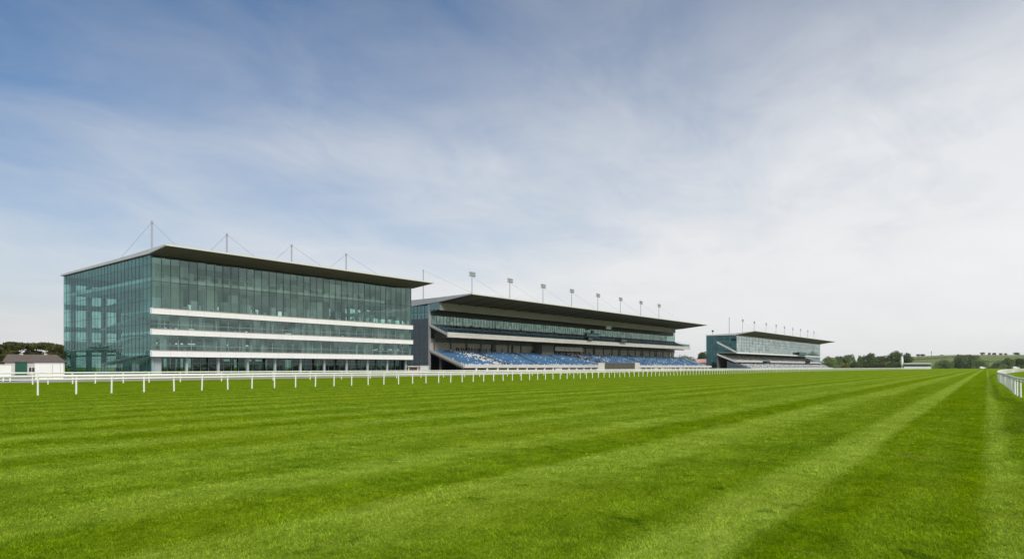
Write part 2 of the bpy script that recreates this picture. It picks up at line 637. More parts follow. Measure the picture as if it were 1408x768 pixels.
# ------------------------------------------------------------------ running rails
def arc(pts, step):
    """points spaced along a polyline"""
    out = []
    pts = [Vector((p[0], p[1], 0)) for p in pts]
    acc = 0.0
    nxt = 0.0
    for a, b in zip(pts, pts[1:]):
        L = (b - a).length
        while nxt <= acc + L:
            q = a.lerp(b, (nxt - acc) / L)
            out.append((q.x, q.y, (b - a).normalized()))
            nxt += step
        acc += L
    return out


def smooth_line(pts, n=4):
    """Catmull-Rom through the points"""
    P = [Vector((p[0], p[1], 0)) for p in pts]
    P = [P[0] * 2 - P[1]] + P + [P[-1] * 2 - P[-2]]
    out = []
    for i in range(1, len(P) - 2):
        for k in range(n):
            t = k / n
            a, b, c, d = P[i - 1], P[i], P[i + 1], P[i + 2]
            out.append(0.5 * ((2 * b) + (c - a) * t + (2 * a - 5 * b + 4 * c - d) * t * t + (3 * b - 3 * c + d - a) * t ** 3))
    out.append(P[-2])
    return [(p.x, p.y) for p in out]


def post_mesh(h, w, off=0.0):
    b = MB()
    b.tube([(0, 0, -0.15), (0, 0, 0.05), (off * 0.5, 0, h * 0.6), (off, 0, h)], [w * 0.55, w * 0.52, w * 0.5, w * 0.5], 8)
    b.box(off - w * 0.8, off + w * 0.8, -w * 0.62, w * 0.62, h - 0.05, h + 0.012)
    return b.mesh('post', M['rail'])


def rail_fence(name, label, line, step, bars, h, w, posts=None):
    root = thing(name, label, 'rail')
    for zz, r, sy in bars:
        b = MB()
        b.tube([(x, y, zz) for x, y in line], r, 8, 0, sy)
        o = b.build('rail_bar', M['rail'], root)
        o.data.polygons.foreach_set('use_smooth', [len(p.vertices) == 4 for p in o.data.polygons])
    me = post_mesh(h, w)
    P = posts if posts is not None else [(x, y) for x, y, d in arc(line, step)]
    order = sorted(P, key=lambda p: (p[0] ** 2 + p[1] ** 2))
    # only the posts in front of the camera come first
    order.sort(key=lambda p: (0 if abs((p[0] * SF - p[1] * CF)) < 0.82 * (p[0] * CF + p[1] * SF) else 1, p[0] ** 2 + p[1] ** 2))
    for i, (x, y) in enumerate(order[:100]):
        o = link('post', me, root)
        o.location = (x, y, 0)
        o.rotation_euler = (random.gauss(0, 0.02), random.gauss(0, 0.02), random.uniform(0, 6.28))
    rest = order[100:]
    if rest:
        b = MB()
        for x, y in rest:
            b.box(x - w / 2, x + w / 2, y - w / 2, y + w / 2, -0.1, h)
        tag(b.build('post_row', M['rail'], root), kind='stuff')
    return root


# near rail: a long straight that bends gently to the right in the distance
P0 = W(57.5, 37.97)
ang = math.atan2(586, F)
dirc = (math.sin(ang), math.cos(ang))
c0 = ((57.5 - 704) / F * 37.97, 37.97)
line = []
for s in (-0.2, 20, 40, 60, 80, 100, 120, 140, 160, 180, 192):
    line.append(cam2w(c0[0] + dirc[0] * s, c0[1] + dirc[1] * s))
xe, ze = c0[0] + dirc[0] * 192, c0[1] + dirc[1] * 192
a0 = ang
for k in range(30):
    a0 = min(a0 + R(0.9), R(36.9))
    xe += math.sin(a0) * 17
    ze += math.cos(a0) * 17
    line.append(cam2w(xe, ze))
near_line = line
rail_fence('running_rail', 'long white running rail on two bars along the near edge of the stands side', near_line, 2.02,
           [(1.12, 0.082, 1.0), (0.93, 0.052, 1.0)], 1.10, 0.10)

# far rail in front of the glass building
fl = [(-40, 74.2), (20, 74.2), (80, 74.2), (104, 75.0), (118, 77.0), (180, 86), (260, 97), (330, 104)]
fpx = [45, 66, 100, 131, 169.5, 205, 248, 304.6, 375.6]
fposts = [(onY(p, 74.2)[0], 74.2) for p in fpx] + [(x, 74.2) for x in np.arange(50, 80, 5.0)]
fposts += [(x, y) for x, y, d in arc(fl[2:], 4.0)]
rail_fence('running_rail', 'white outer rail with wide-set posts standing just behind the near rail at the glass building', fl, 4, [(1.10, 0.075, 1.0), (0.77, 0.085, 1.0), (0.44, 0.055, 1.0)], 1.10, 0.12, fposts)

# curved rail at the right edge
cr = [(13, 15), (20, 23.5), (24, 29), (27.1, 34.1), (29.8, 38.1), (33.1, 42.6), (35.9, 46.4), (39.8, 51.7), (48, 63), (57.6, 76.3), (75.2, 99.8), (94.5, 125), (118, 155), (147, 190), (196, 247), (270, 322), (380, 425)]
crw = smooth_line([cam2w(x, z) for x, z in cr], 6)
rail_fence('running_rail', 'curved white running rail bending round the infield at the right edge', crw, 2.3, [(1.02, 0.062, 1.0), (0.87, 0.04, 1.0)], 1.0, 0.10)

# ------------------------------------------------------------------ building 1: the glass hospitality block
bx0, by0 = 51.8, 127.4
bx1, by1 = 116.6, 174.2
B1 = thing('glass_building', 'five storey glass hospitality building with white floor bands and a thin overhanging roof', 'building', (bx0, by0, 0))

b = MB()
b.prism([(120.1, 23.40), (120.1, 23.62), (140, 23.30), (by1 + 0.6, 23.10), (by1 + 0.6, 22.72), (127.6, 22.72)], bx0 - 0.5, bx1 + 1.4)
roof = b.build('roof', M['roof'], B1)
b = MB()
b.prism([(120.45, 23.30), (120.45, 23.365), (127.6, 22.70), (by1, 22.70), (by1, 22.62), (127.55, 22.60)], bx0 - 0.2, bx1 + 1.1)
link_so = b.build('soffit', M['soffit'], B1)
link_so.parent = roof
b = MB()
b.box(bx0 - 0.55, bx1 + 1.45, 120.0, 120.097, 23.36, 23.66)
b.box(bx0 - 0.6, bx0 - 0.503, 120.0, 127.5, 23.25, 23.66) if False else None
o = b.build('roof_edge', M['edge'], B1)
o.parent = roof
b = MB()
b.box(bx0 + 0.05, bx1 - 0.05, by0 + 0.05, by0 + 0.55, 22.15, 22.6)
b.build('head_frame', M['dark'], B1)

bands = [(3.63, 4.83), (7.74, 8.87), (11.6, 12.74)]
for z0, z1 in bands:
    fb = MB().box(bx0 - 0.06, bx1 + 0.25, by0 - 0.55, by0 + 0.35, z0, z1).build('floor_band', M['band'], B1)
    b = MB()
    for x in np.arange(bx0 + 3.2, bx1, 3.24):
        b.box(x - 0.012, x + 0.012, by0 - 0.556, by0 - 0.551, z0 + .02, z1 - .02)
    b.box(bx0, bx1 + .2, by0 - 0.62, by0 - 0.552, z1 - 0.09, z1 + 0.03)
    o = b.build('band_joints', M['conc'], B1)
    o.parent = fb


def glazing(name, quads, mat, parent, lab=None):
    b = MB()
    for q in quads:
        b.quad(*q)
    o = b.build(name, mat, parent, recalc=False)
    if lab:
        o['label'] = lab
    return o


def mullions_Y(y, xs, zs, z0, z1, x0, x1, w, d, mat, parent):
    b = MB()
    for x in xs:
        b.box(x - w / 2, x + w / 2, y - d, y - 0.004, z0, z1)
    for z in zs:
        b.box(x0, x1, y - d * 0.6, y - 0.006, z - w / 2, z + w / 2)
    return b.build('mullions', mat, parent)


def mullions_X(x, ys, zs, z0, z1, y0, y1, w, d, mat, parent, sgn=-1):
    b = MB()
    for y in ys:
        b.box(min(x + sgn * d, x + sgn * 0.004), max(x + sgn * d, x + sgn * 0.004), y - w / 2, y + w / 2, z0, z1)
    for z in zs:
        b.box(min(x + sgn * d * 0.6, x + sgn * 0.006), max(x + sgn * d * 0.6, x + sgn * 0.006), y0, y1, z - w / 2, z + w / 2)
    return b.build('mullions', mat, parent)


# front: the two tall upper storeys
GY = by0
gz = glazing('glazing', [((bx0 + .02, GY, 12.74), (bx1 - .02, GY, 12.74), (bx1 - .02, GY, 22.5), (bx0 + .02, GY, 22.5))], M['g1'], B1, 'tall upper glazing of the front')
m_ = mullions_Y(GY, np.linspace(bx0 + 0.1, bx1 - 0.1, 39), [17.75], 12.74, 22.5, bx0, bx1, 0.075, 0.06, M['mull'], B1)
m_.parent = gz
for z0, z1 in ((4.83, 7.74), (8.87, 11.6)):
    gy = by0 + 0.42
    gz = glazing('glazing', [((bx0 + .02, gy, z0 - .3), (bx1 - .02, gy, z0 - .3), (bx1 - .02, gy, z1 + .3), (bx0 + .02, gy, z1 + .3))], M['g1'], B1)
    m_ = mullions_Y(gy, np.linspace(bx0 + 0.1, bx1 - 0.1, 27), [z0 + 0.95], z0 - .3, z1 + .3, bx0, bx1, 0.06, 0.06, M['mullg'], B1)
    m_.parent = gz
# ground storey, set back behind columns
gy = by0 + 3.2
gz = glazing('glazing', [((bx0 + 1, gy, 0.05), (bx1 - 1, gy, 0.05), (bx1 - 1, gy, 3.6), (bx0 + 1, gy, 3.6))], M['g0'], B1, 'dark glazing of the set-back ground storey')
m_ = mullions_Y(gy, np.linspace(bx0 + 1, bx1 - 1, 40), [2.4], 0.05, 3.6, bx0 + 1, bx1 - 1, 0.07, 0.1, M['mullg'], B1)
m_.parent = gz
for i in range(11):
    x = bx0 + 0.6 + i * 6.32
    b = MB()
    b.box(x - 0.2, x + 0.2, by0 + 0.8, by0 + 1.2, 0.03, 3.95)
    b.box(x - 0.27, x + 0.27, by0 + 0.73, by0 + 1.27, 0.03, 0.2)
    b.build('column', M['col'], B1)
MB().box(bx0 + 0.9, bx0 + 2.2, by0 + 0.9, by0 + 2.6, 0.03, 3.62).build('corner_pier', M['col'], B1)

# end face
gz = glazing('glazing', [((bx0, by0 + .02, 0.05), (bx0, by1, 0.05), (bx0, by1, 22.7), (bx0, by0 + .02, 22.7))], M['g1e'], B1, 'full height glass end wall')
m_ = mullions_X(bx0, np.linspace(by0 + 0.1, by1 - 0.05, 28), [3.3, 5.3, 7.6, 9.8, 11.9, 14.2, 16.4, 18.7, 20.9], 0.05, 22.7, by0, by1, 0.07, 0.05, M['mull'], B1)
m_.parent = gz
gz2 = glazing('glazing', [((bx1, by0, 0.05), (bx1, by1, 0.05), (bx1, by1, 22.7), (bx1, by0, 22.7))], M['g1'], B1)
m_ = mullions_X(bx1, np.linspace(by0 + 0.1, by1 - 0.05, 28), [3.6, 7.7, 11.7, 17.7], 0.05, 22.7, by0, by1, 0.10, 0.14, M['mull'], B1, sgn=1)
m_.parent = gz2
# rear wall with window openings
b = MB()
rows = [(0.8, 5.2), (7.6, 9.85), (11.0, 14.95), (16.2, 20.8)]
zs_solid = []
prev = 0.03
for z0, z1 in rows:
    zs_solid.append((prev, z0))
    prev = z1
zs_solid.append((prev, 22.62))
for z0, z1 in zs_solid:
    b.box(bx0 + .1, bx1 - .1, by1 - 0.5, by1 - 0.1, z0, z1)
x = bx0 + 0.1
b.box(bx0 + 1.25, bx0 + 2.3, by1 - 0.5, by1 - 0.1, 0.03, 22.6)
x = bx0 + 2.3
while x < bx1 - 3:
    b.box(x + 2.2, x + 3.2, by1 - 0.497, by1 - 0.103, 0.03, 22.6)
    x += 3.2
b.build('rear_wall', M['iwalld'], B1)
glazing('rear_window', [((bx0 + .1, by1 - 0.3, z0), (bx1 - .1, by1 - 0.3, z0), (bx1 - .1, by1 - 0.3, z1), (bx0 + .1, by1 - 0.3, z1)) for z0, z1 in rows], M['g1'], B1)

# floors (the corner by the end wall is an atrium with only galleries)
for zt in (4.35, 8.40, 12.30):
    b = MB()
    b.prism_z([(bx0 + 0.15, by0 + 0.5), (bx1 - 0.15, by0 + 0.5), (bx1 - 0.15, by1 - 0.6), (bx0 + 11, by1 - 0.6), (bx0 + 11, by0 + 20), (bx0 + 0.15, by0 + 14)], zt - 0.45, zt)
    b.build('floor_slab', M['slab'], B1)
b = MB()
b.box(bx0 + 0.2, bx1 - 9, by0 + 0.12, by1 - 4, 17.85, 18.5)
b.build('floor_slab', M['white'], B1)
MB().box(bx0 + 0.2, bx1 - 0.2, by0 + 0.6, by1 - 0.6, 22.35, 22.58).build('ceiling', M['slab'], B1)
# partitions deeper inside
rr = random.Random(3)
b = MB()
for fl_, (z0, z1, yy) in enumerate([(0.03, 3.85, by0 + 9), (4.36, 7.9, by0 + 8), (8.41, 11.8, by0 + 8.5), (12.31, 17.8, by0 + 4.2), (18.41, 22.3, by0 + 3.6)]):
    x = bx0 + 12
    while x < bx1 - (5 if fl_ < 3 else 19):
        w = rr.uniform(1.5, 5.5)
        dy = rr.uniform(-2.2, 3.5)
        b.box(x, x + w, yy + dy, yy + dy + 0.3, z0, z1 - (rr.choice((0, 0, 0.9))), rr.choice((0, 0, 1, 2)))
        x += w + rr.choice((0.1, 0.1, 1.6, 2.5))
b.build('partition', [M['iwall'], M['iwalld'], M['dark']], B1)
b = MB()
for z0, z1 in ((0.03, 3.88), (4.36, 7.94), (8.41, 11.84), (12.31, 22.34)):
    x = bx0 + 4
    while x < bx1:
        for yy in (by0 + 5.0, by0 + 21, by0 + 34):
            if not (x < bx0 + 11 and yy > by0 + 12):
                MB().box(x - 0.25, x + 0.25, yy - 0.25, yy + 0.25, z0, z1).build('inner_column', M['col'], B1)
        x += 8.1
# stair core seen through the end wall
b = MB()
b.box(bx0 + 4.0, bx0 + 9.5, by0 + 8.0, by0 + 14.0, 12.31, 22.33)
b.box(bx0 + 9, bx0 + 10.8, by0 + 24.0, by0 + 38.0, 0.03, 22.33)
b.build('stair_core', M['iwall'], B1)
b = MB()
for zt in (4.3, 8.4, 12.3, 17.0):
    b.prism([(by0 + 22, zt), (by0 + 22, zt - 0.4), (by1 - 6, zt - 2.2), (by1 - 6, zt - 1.8)], bx0 + 5.5, bx0 + 8.0)
b.build('stair_flight', M['iwall'], B1)
b = MB()
b.tube([(bx0 + 0.8, by0 + 14, 5.5), (bx0 + 0.8, by1 - 3, 5.5)], 0.07)
for k in range(9):
    y = by0 + 14.5 + k * 3.5
    b.tube([(bx0 + 0.8, y, 4.3), (bx0 + 0.8, y, 5.5)], 0.03)
b.build('gallery_rail', M['white'], B1)
MB().box(bx0 + 0.6, bx0 + 1.6, by0 + 14, by1 - 3, 4.0, 4.3).build('gallery', M['iwalld'], B1)
# curtains and blinds behind the two middle storeys
for z0, z1 in ((4.36, 7.7), (8.41, 11.6)):
    b = MB()
    for k in range(15):
        x = bx0 + 1.5 + rr.uniform(0, 62)
        w = rr.uniform(0.5, 1.7)
        n = max(3, int(w / 0.18))
        poly = [(x + w * i / n, by0 + 1.0 + 0.06 * (i % 2)) for i in range(n + 1)] + [(x + w * i / n, by0 + 1.14 + 0.06 * (i % 2)) for i in range(n, -1, -1)]
        b.prism_z(poly, z0, z1)
    b.build('curtain', M['curtain'], B1)
b = MB()
for k in range(7):
    x = bx0 + 1.5 + k * 5.6 + rr.uniform(0, 2)
    b.box(x, x + rr.uniform(0.9, 2.2), by0 + 1.3, by0 + 1.45, 12.31, 12.31 + rr.uniform(1.6, 3.2))
for k in range(16):
    x = bx0 + 2 + k * 3.3 + rr.uniform(0, 2)
    b.box(x, x + rr.uniform(0.5, 1.6), by0 + 0.5, by0 + 0.56, 18.51, 18.51 + rr.uniform(0.7, 1.5))
for k in range(22):
    x = bx0 + 2 + k * 2.8 + rr.uniform(0, 1.9)
    b.box(x, x + rr.uniform(0.4, 1.3), by0 + 0.45, by0 + 0.5, 12.76, 12.76 + rr.uniform(0.4, 1.1))
b.build('screen_panel', M['curtain'], B1)
b = MB()
b.tube([(bx0 + 1.3, by0 + 0.35, 19.5), (bx1 - 15, by0 + 0.35, 19.5)], 0.05, 6)
for x in np.arange(bx0 + 1.4, bx1 - 15, 2.0):
    b.box(x - .03, x + .03, by0 + 0.32, by0 + 0.38, 18.401, 19.5)
b.build('mezzanine_rail', M['white'], B1)

# furniture seen through the glass
tb = MB()
tb.tube([(0, 0, 0), (0, 0, 0.03)], [0.3, 0.3], 12)
tb.tube([(0, 0, 0.03), (0, 0, 0.72)], 0.05, 8)
tb.tube([(0, 0, 0.72), (0, 0, 0.76)], [0.8, 0.8], 16)
table_me = tb.mesh('dining_table', M['furn'])
cb = MB()
for sx in (-.2, .2):
    for sy in (-.2, .2):
        cb.box(sx - .02, sx + .02, sy - .02, sy + .02, 0, .44)
cb.box(-.23, .23, -.23, .23, .44, .49)
cb.box(-.23, .23, .19, .23, .49, .98)
chair_me = [cb.mesh('dining_chair', M['furn']), cb.mesh('dining_chair', M['furnd'])]
for fi, (zt, sto) in enumerate(((4.35, 'lowest white band'), (8.40, 'middle white band'), (12.30, 'top white band'))):
    for k in range(13):
        x = bx0 + 3 + k * 4.8 + rr.uniform(-.6, .6)
        y = by0 + 2.6 + rr.uniform(-.2, .8)
        o = link('dining_table', table_me)
        o.location = (x, y, zt)
        tag(o, 'pale round dining table behind the glass just above the ' + sto, 'table', 'tables behind the glass above the ' + sto)
        for c in range(3):
            an = rr.uniform(0, 6.28)
            o = link('dining_chair', chair_me[(k + c) % 2])
            o.location = (x + 1.05 * math.cos(an), y + 0.95 * math.sin(an), zt)
            o.rotation_euler = (0, 0, an - math.pi / 2)
            tag(o, 'dining chair at a table behind the glass above the ' + sto, 'chair', 'chairs behind the glass above the ' + sto)


# masts with stays on the glass building's roof
def roof_mast(label, x, y, zb, zt, stays, r=0.16, group=None):
    t = thing('roof_mast', label, 'mast', (x, y, zb), group)
    b = MB()
    b.tube([(x, y, zb), (x, y, zt - 0.5)], [r, r * 0.85], 10)
    b.tube([(x, y, zt - 0.5), (x, y, zt)], [r * 1.2, r * 1.2], 10)
    b.build('pole', M['galv'], t)
    b = MB()
    b.box(x - 0.4, x + 0.4, y - 0.4, y + 0.4, zb - 0.3, zb + 0.12)
    b.build('base_plate', M['galv'], t)
    for sx, sy, sz in stays:
        MB().tube([(x, y, zt - 0.25), (sx, sy, sz)], 0.028, 6).build('stay_cable', M['galv'], t)
    return t


for i, px in enumerate((209, 312, 401, 476)):
    x, z = onY(px, 135)
    roof_mast(['tall stayed mast on the near left corner of the glass building roof', 'stayed mast second from the near corner of the glass building roof', 'stayed mast third from the near corner of the glass building roof', 'stayed mast farthest right on the glass building roof'][i],
              x, 135, 23.3, 30.5, [(x - 1.8, 120.4, 23.6), (x - 1.0, 151, 23.25)], 0.19, 'stayed masts on the glass building roof')

# ------------------------------------------------------------------ building 2: the big stand with blue seats
sx0, sx1 = 143.8, 328.5
S2 = thing('grandstand', 'long open grandstand with rows of blue seats under a wedge-shaped cantilever roof', 'grandstand', (sx0, 134, 0))
b = MB()
b.prism([(130, 23.55), (130, 23.80), (145, 23.55), (174, 23.3), (174, 21.3), (157, 21.45), (144, 22.15)], sx0 - 0.3, 326.3)
roof = b.build('roof', M['roofgrey'], S2)
b = MB()
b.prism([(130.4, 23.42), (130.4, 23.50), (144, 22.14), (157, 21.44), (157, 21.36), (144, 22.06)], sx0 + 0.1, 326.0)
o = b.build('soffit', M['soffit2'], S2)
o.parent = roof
b = MB()
x = sx0 + 1.5
while x < 325:
    b.prism([(130.8, 23.35), (144, 22.04), (149, 21.77), (149, 21.5), (144, 21.75), (132, 23.15)], x - 0.18, x + 0.18)
    x += 7.6
o = b.build('roof_beams', M['soffit'], S2)
o.parent = roof
b = MB()
b.box(sx0 - 0.35, 326.35, 129.9, 129.997, 23.5, 23.84)
o = b.build('roof_edge', M['edge'], S2)
o.parent = roof

# end wall of slate panels with a glazed corner above
b = MB()
b.box(sx0, sx0 + 0.5, 148.9, 173.5, 0.03, 17.2)
ew = b.build('end_wall', M['panel'], S2)
b = MB()
for z in (2.9, 5.8, 8.7, 11.5, 14.4):
    b.box(sx0 - 0.03, sx0 - 0.004, 149.3, 173.5, z - 0.03, z + 0.03)
for y in np.arange(151, 173, 2.1):
    b.box(sx0 - 0.035, sx0 - 0.004, y - 0.025, y + 0.025, 0.05, 17.2)
o = b.build('panel_joints', M['dark'], S2)
o.parent = ew
gz = glazing('end_glazing', [((sx0 + .1, 149.2, 17.2), (sx0 + .1, 173.5, 17.2), (sx0 + .1, 173.5, 21.4), (sx0 + .1, 149.2, 21.4)),
                             ((sx0 + .1, 144.2, 19.4), (sx0 + .1, 148.8, 19.4), (sx0 + .1, 148.8, 22.0), (sx0 + .1, 144.2, 22.1))], M['g2e'], S2)
o = mullions_X(sx0 + .1, np.arange(150.8, 173, 1.7), [19.2], 17.2, 21.4, 149.2, 173.5, 0.09, 0.12, M['mull'], S2)
o.parent = gz
b = MB()
b.box(sx0 - 0.12, sx0 + 0.6, 148.55, 148.99, 0.03, 21.75)
b.build('corner_post', M['galv'], S2)

# lower terrace: stepped concrete
def stepped(y0, z0, y1, z1, n, th):
    prof = []
    dy, dz = (y1 - y0) / n, (z1 - z0) / n
    for i in range(n):
        prof.append((y0 + i * dy, z0 + i * dz))
        prof.append((y0 + (i + 1) * dy, z0 + i * dz))
    prof.append((y1, z1))
    prof += [(y1 + 0.4, z1), (y1 + 0.4, z1 - th), (y0 + 0.4, z0 - th), (y0, z0 - th)]
    return prof


LN, UN = 18, 9
LY0, LZ0, LY1, LZ1 = 134.2, 1.75, 149.0, 6.9
MB().prism(stepped(LY0, LZ0, LY1, LZ1, LN, 0.5), sx0 + 0.35, 338).build('lower_terrace', M['conc'], S2)
UY0, UZ0, UY1, UZ1 = 140.9, 11.8, 149.0, 15.1
MB().prism(stepped(UY0, UZ0, UY1, UZ1, UN, 0.5), sx0 + 0.35, 327.4).build('upper_terrace', M['conc'], S2)
# raking end beams
MB().prism([(133.9, 1.7), (133.9, 2.45), (148.5, 7.45), (148.5, 6.7)], sx0 - 0.1, sx0 + 0.345).build('raking_beam', M['beige'], S2)
MB().prism([(140.6, 11.5), (140.6, 12.2), (148.5, 15.4), (148.5, 14.7)], sx0 - 0.1, sx0 + 0.345).build('raking_beam', M['beige'], S2)
MB().prism([(134.2, 1.1), (134.2, 2.2), (148.9, 7.2), (148.9, 6.2)], 338.005, 338.3).build('raking_beam', M['fascia'], S2)
# front walls and fascias
fw = MB().box(sx0 + 0.36, 340.5, 133.55, 134.15, 1.5, 2.5).build('front_parapet', M['fascia'], S2)
b = MB()
x = sx0 + 6
while x < 338:
    MB().box(x - 0.2, x + 0.2, 133.75, 134.2, 0.03, 1.5).build('parapet_pier', M['white'], S2)
    x += 5.2
b = MB()
b.box(sx0 + 12, 338, 135.6, 135.9, 0.03, 1.7)
b.build('undercroft_wall', M['concd'], S2)
b = MB()
rr = random.Random(5)
for k in range(26):
    x = sx0 + 6 + k * 7.2
    if rr.random() < 0.25:
        b.box(x, x + rr.uniform(2, 5), 133.9, 134.1, 0.03, 1.45)
b.build('undercroft_panels', M['fascia'], S2)
MB().box(sx0 + 0.1, 328.3, 140.45, 140.88, 11.0, 12.55).build('balcony_fascia', M['fascia'], S2)
# balcony glass screen and rail
gz = glazing('balcony_screen', [((sx0 + .2, 140.7, 12.555), (328, 140.7, 12.555), (328, 140.7, 13.7), (sx0 + .2, 140.7, 13.7))], M['g2e'], S2)
b = MB()
b.tube([(sx0 + .2, 140.7, 13.75), (328, 140.7, 13.75)], 0.035, 6)
for x in np.arange(sx0 + 0.3, 328, 2.4):
    b.box(x - .025, x + .025, 140.72, 140.77, 12.75, 13.75)
o = b.build('balcony_rail', M['galv'], S2)
b = MB()
for k in range(5):
    y = UY0 + 0.2 + k * 1.6
    z = UZ0 + (UZ1 - UZ0) * (y - UY0) / (UY1 - UY0)
    b.tube([(327.6, y, z), (327.6, y, z + 1.15)], 0.04, 5)
b.tube([(327.6, UY0 + .2, UZ0 + 1.2), (327.6, UY0 + 6.6, UZ0 + 3.75)], 0.05, 5)
b.tube([(327.6, UY0 + .2, UZ0 + .6), (327.6, UY0 + 6.6, UZ0 + 3.15)], 0.035, 5)
b.build('end_rail', M['galv'], S2)
# aisle handrails on the lower tier
k = 1
while sx0 + 20.5 * k < 336:
    x = sx0 + 20.5 * k + 0.95
    b = MB()
    b.tube([(x, LY0 + .6, LZ0 + 1.1), (x, LY1 - .5, LZ1 + .8)], 0.035, 5)
    for j in range(6):
        q = j / 5
        yy = LY0 + .6 + (LY1 - LY0 - 1.1) * q
        zz = LZ0 + (LZ1 - LZ0) * (yy - LY0) / (LY1 - LY0)
        b.tube([(x, yy, zz - .2), (x, yy, zz + 1.05)], 0.03, 5)
    b.build('aisle_handrail', M['galv'], S2)
    k += 1
# bulkhead hanging under the roof
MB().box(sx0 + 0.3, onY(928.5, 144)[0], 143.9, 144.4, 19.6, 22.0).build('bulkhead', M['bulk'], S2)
MB().box(sx0 + 0.5, onY(926, 148.2)[0], 148.2, 149.0, 18.35, 21.6).build('dark_header', M['dark'], S2)
# glazed lounge behind the upper tier
gz = glazing('lounge_glazing', [((sx0 + .6, 149.15, 15.55), (328.4, 149.15, 15.55), (328.4, 149.15, 18.5), (sx0 + .6, 149.15, 18.5))], M['g2'], S2)
o = mullions_Y(149.15, np.arange(sx0 + 0.7, 328.4, 1.55), [16.9], 15.55, 18.5, sx0 + .6, 328.4, 0.08, 0.1, M['mullg'], S2)
o.parent = gz
glazing('end_glazing', [((328.4, 149.2, 9.0), (328.4, 166, 9.0), (328.4, 166, 21.3), (328.4, 149.2, 21.3))], M['g2'], S2)
b = MB()
b.box(sx0 + 0.6, 328.2, 149.5, 166, 14.65, 15.05)
b.box(sx0 + 0.6, 328.2, 149.5, 166, 18.55, 18.9)
b.build('lounge_floor', M['slab'], S2)
b = MB()
rr = random.Random(8)
x = sx0 + 1
while x < 326:
    w = rr.uniform(1.0, 5.5)
    b.box(x, x + w, 152.5 + rr.uniform(0, 2.0), 155, 15.06, 18.54, rr.choice((0, 0, 1)))
    x += w + rr.choice((0.1, 0.6))
b.build('lounge_partition', [M['iwall'], M['iwalld']], S2)
MB().box(sx0 + 0.6, 328.4, 149.05, 149.4, 15.06, 15.545).build('lounge_sill', M['panel'], S2)
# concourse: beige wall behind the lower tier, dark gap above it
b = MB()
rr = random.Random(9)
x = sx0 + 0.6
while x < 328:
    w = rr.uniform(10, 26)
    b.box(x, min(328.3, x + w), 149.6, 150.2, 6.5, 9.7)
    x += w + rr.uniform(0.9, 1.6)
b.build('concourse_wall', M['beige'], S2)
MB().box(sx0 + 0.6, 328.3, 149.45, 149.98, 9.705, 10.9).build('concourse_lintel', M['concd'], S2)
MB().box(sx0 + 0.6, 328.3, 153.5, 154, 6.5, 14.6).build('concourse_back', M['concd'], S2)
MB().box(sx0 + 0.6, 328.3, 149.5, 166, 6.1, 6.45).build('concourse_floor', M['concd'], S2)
MB().box(sx0 + 0.6, 328.3, 166.05, 166.5, 0.03, 21.2).build('rear_wall', M['panel'], S2)
b = MB()
x = sx0 + 3
while x < 328:
    MB().box(x - .3, x + .3, 146.2, 146.8, 0.03, 5.2).build('column', M['concd'], S2)
    MB().box(x - .25, x + .25, 149.2, 149.44, 6.5, 14.4).build('column', M['concd'], S2)
    x += 7.6
b = MB()
x = sx0 + 3
while x < 328:
    MB().prism([(149.3, 10.9), (149.3, 13.6), (141, 10.95), (141, 10.6)], x - .2, x + .2).build('raking_truss', M['concd'], S2)
    x += 7.6
# projecting dark vestibule and pale boxes in the middle of the concourse
xa, _ = onY(744, 146); xb, _ = onY(760, 146)
MB().box(xa, xb, 145.5, 149.4, 6.4, 10.2).build('vestibule', M['concd'], S2)
xa, _ = onY(763, 147); xb, _ = onY(801, 147)
b = MB()
n = 6
for k in range(n):
    b.box(xa + (xb - xa) * k / n, xa + (xb - xa) * (k + .93) / n, 146.8, 147.1, 8.2, 9.9)
b.build('commentary_panels', M['fascia'], S2)
MB().box(xa, xb, 147.12, 149.3, 8.1, 8.19).build('commentary_floor', M['concd'], S2)

# seats
def seat_mb(b, x, y, z, mi=0):
    b.box(x - .21, x + .21, y - .20, y + .16, z + .38, z + .44, mi)
    b.box(x - .21, x + .21, y + .14, y + .20, z + .40, z + .84, mi)
    b.box(x - .03, x + .03, y - .02, y + .05, z + .003, z + .38, mi)


sm = MB()
sm.box(-.21, .21, -.20, .16, .38, .44)
sm.box(-.21, .21, .14, .20, .40, .84)
sm.box(-.03, .03, -.02, .05, .003, .38)
seat_me = sm.mesh('seat', M['seat'])


def aisle(x, row):
    """stairs run up the terrace every so often, and a wide raking gangway crosses the middle"""
    if (x - sx0) % 20.5 < 1.9:
        return True
    # dark gangway going down to the right
    xg = 226 - (row - 9) * 1.2
    if abs(x - xg) < 2.4:
        return True
    return False


ldy, ldz = (LY1 - LY0) / LN, (LZ1 - LZ0) / LN
cand = []
sb = MB()
rr = random.Random(21)
for row in range(LN - 1):
    y = LY0 + row * ldy + 0.45
    z = LZ0 + row * ldz
    x = sx0 + 1.0
    while x < 337:
        if not aisle(x, row):
            # a pale raking block of seats and odd pale ones, folded up or covered
            d = (x - (sx0 + 9 + (LN - row) * 0.9))
            pale = (abs((x - 158.5) - (15 - row) * 0.55 + 2) < 3.3 and rr.random() < 0.55) or rr.random() < (0.24 if (x > 222 or x < 200) and math.sin(x * 0.9 + row * 0.7) * math.sin(x * 0.23 - row * 0.5) > 0.55 else 0.02) or (row < 2 and rr.random() < 0.35)
            if rr.random() > (0.02 if x < 215 else 0.16):
                cand.append((x, y, z, 1 if pale else 0))
        x += 0.52
cand.sort(key=lambda c: (c[3], c[0] - 0.7 * c[1] + 100 + (0 if c[1] < 147 else 50)))
blues = [c for c in cand if c[3] == 0]
first = set()
for c in blues[:100]:
    o = link('seat', seat_me, S2)
    o.location = (c[0] - S2.location.x, c[1] - S2.location.y, c[2] - S2.location.z)
    first.add(c)
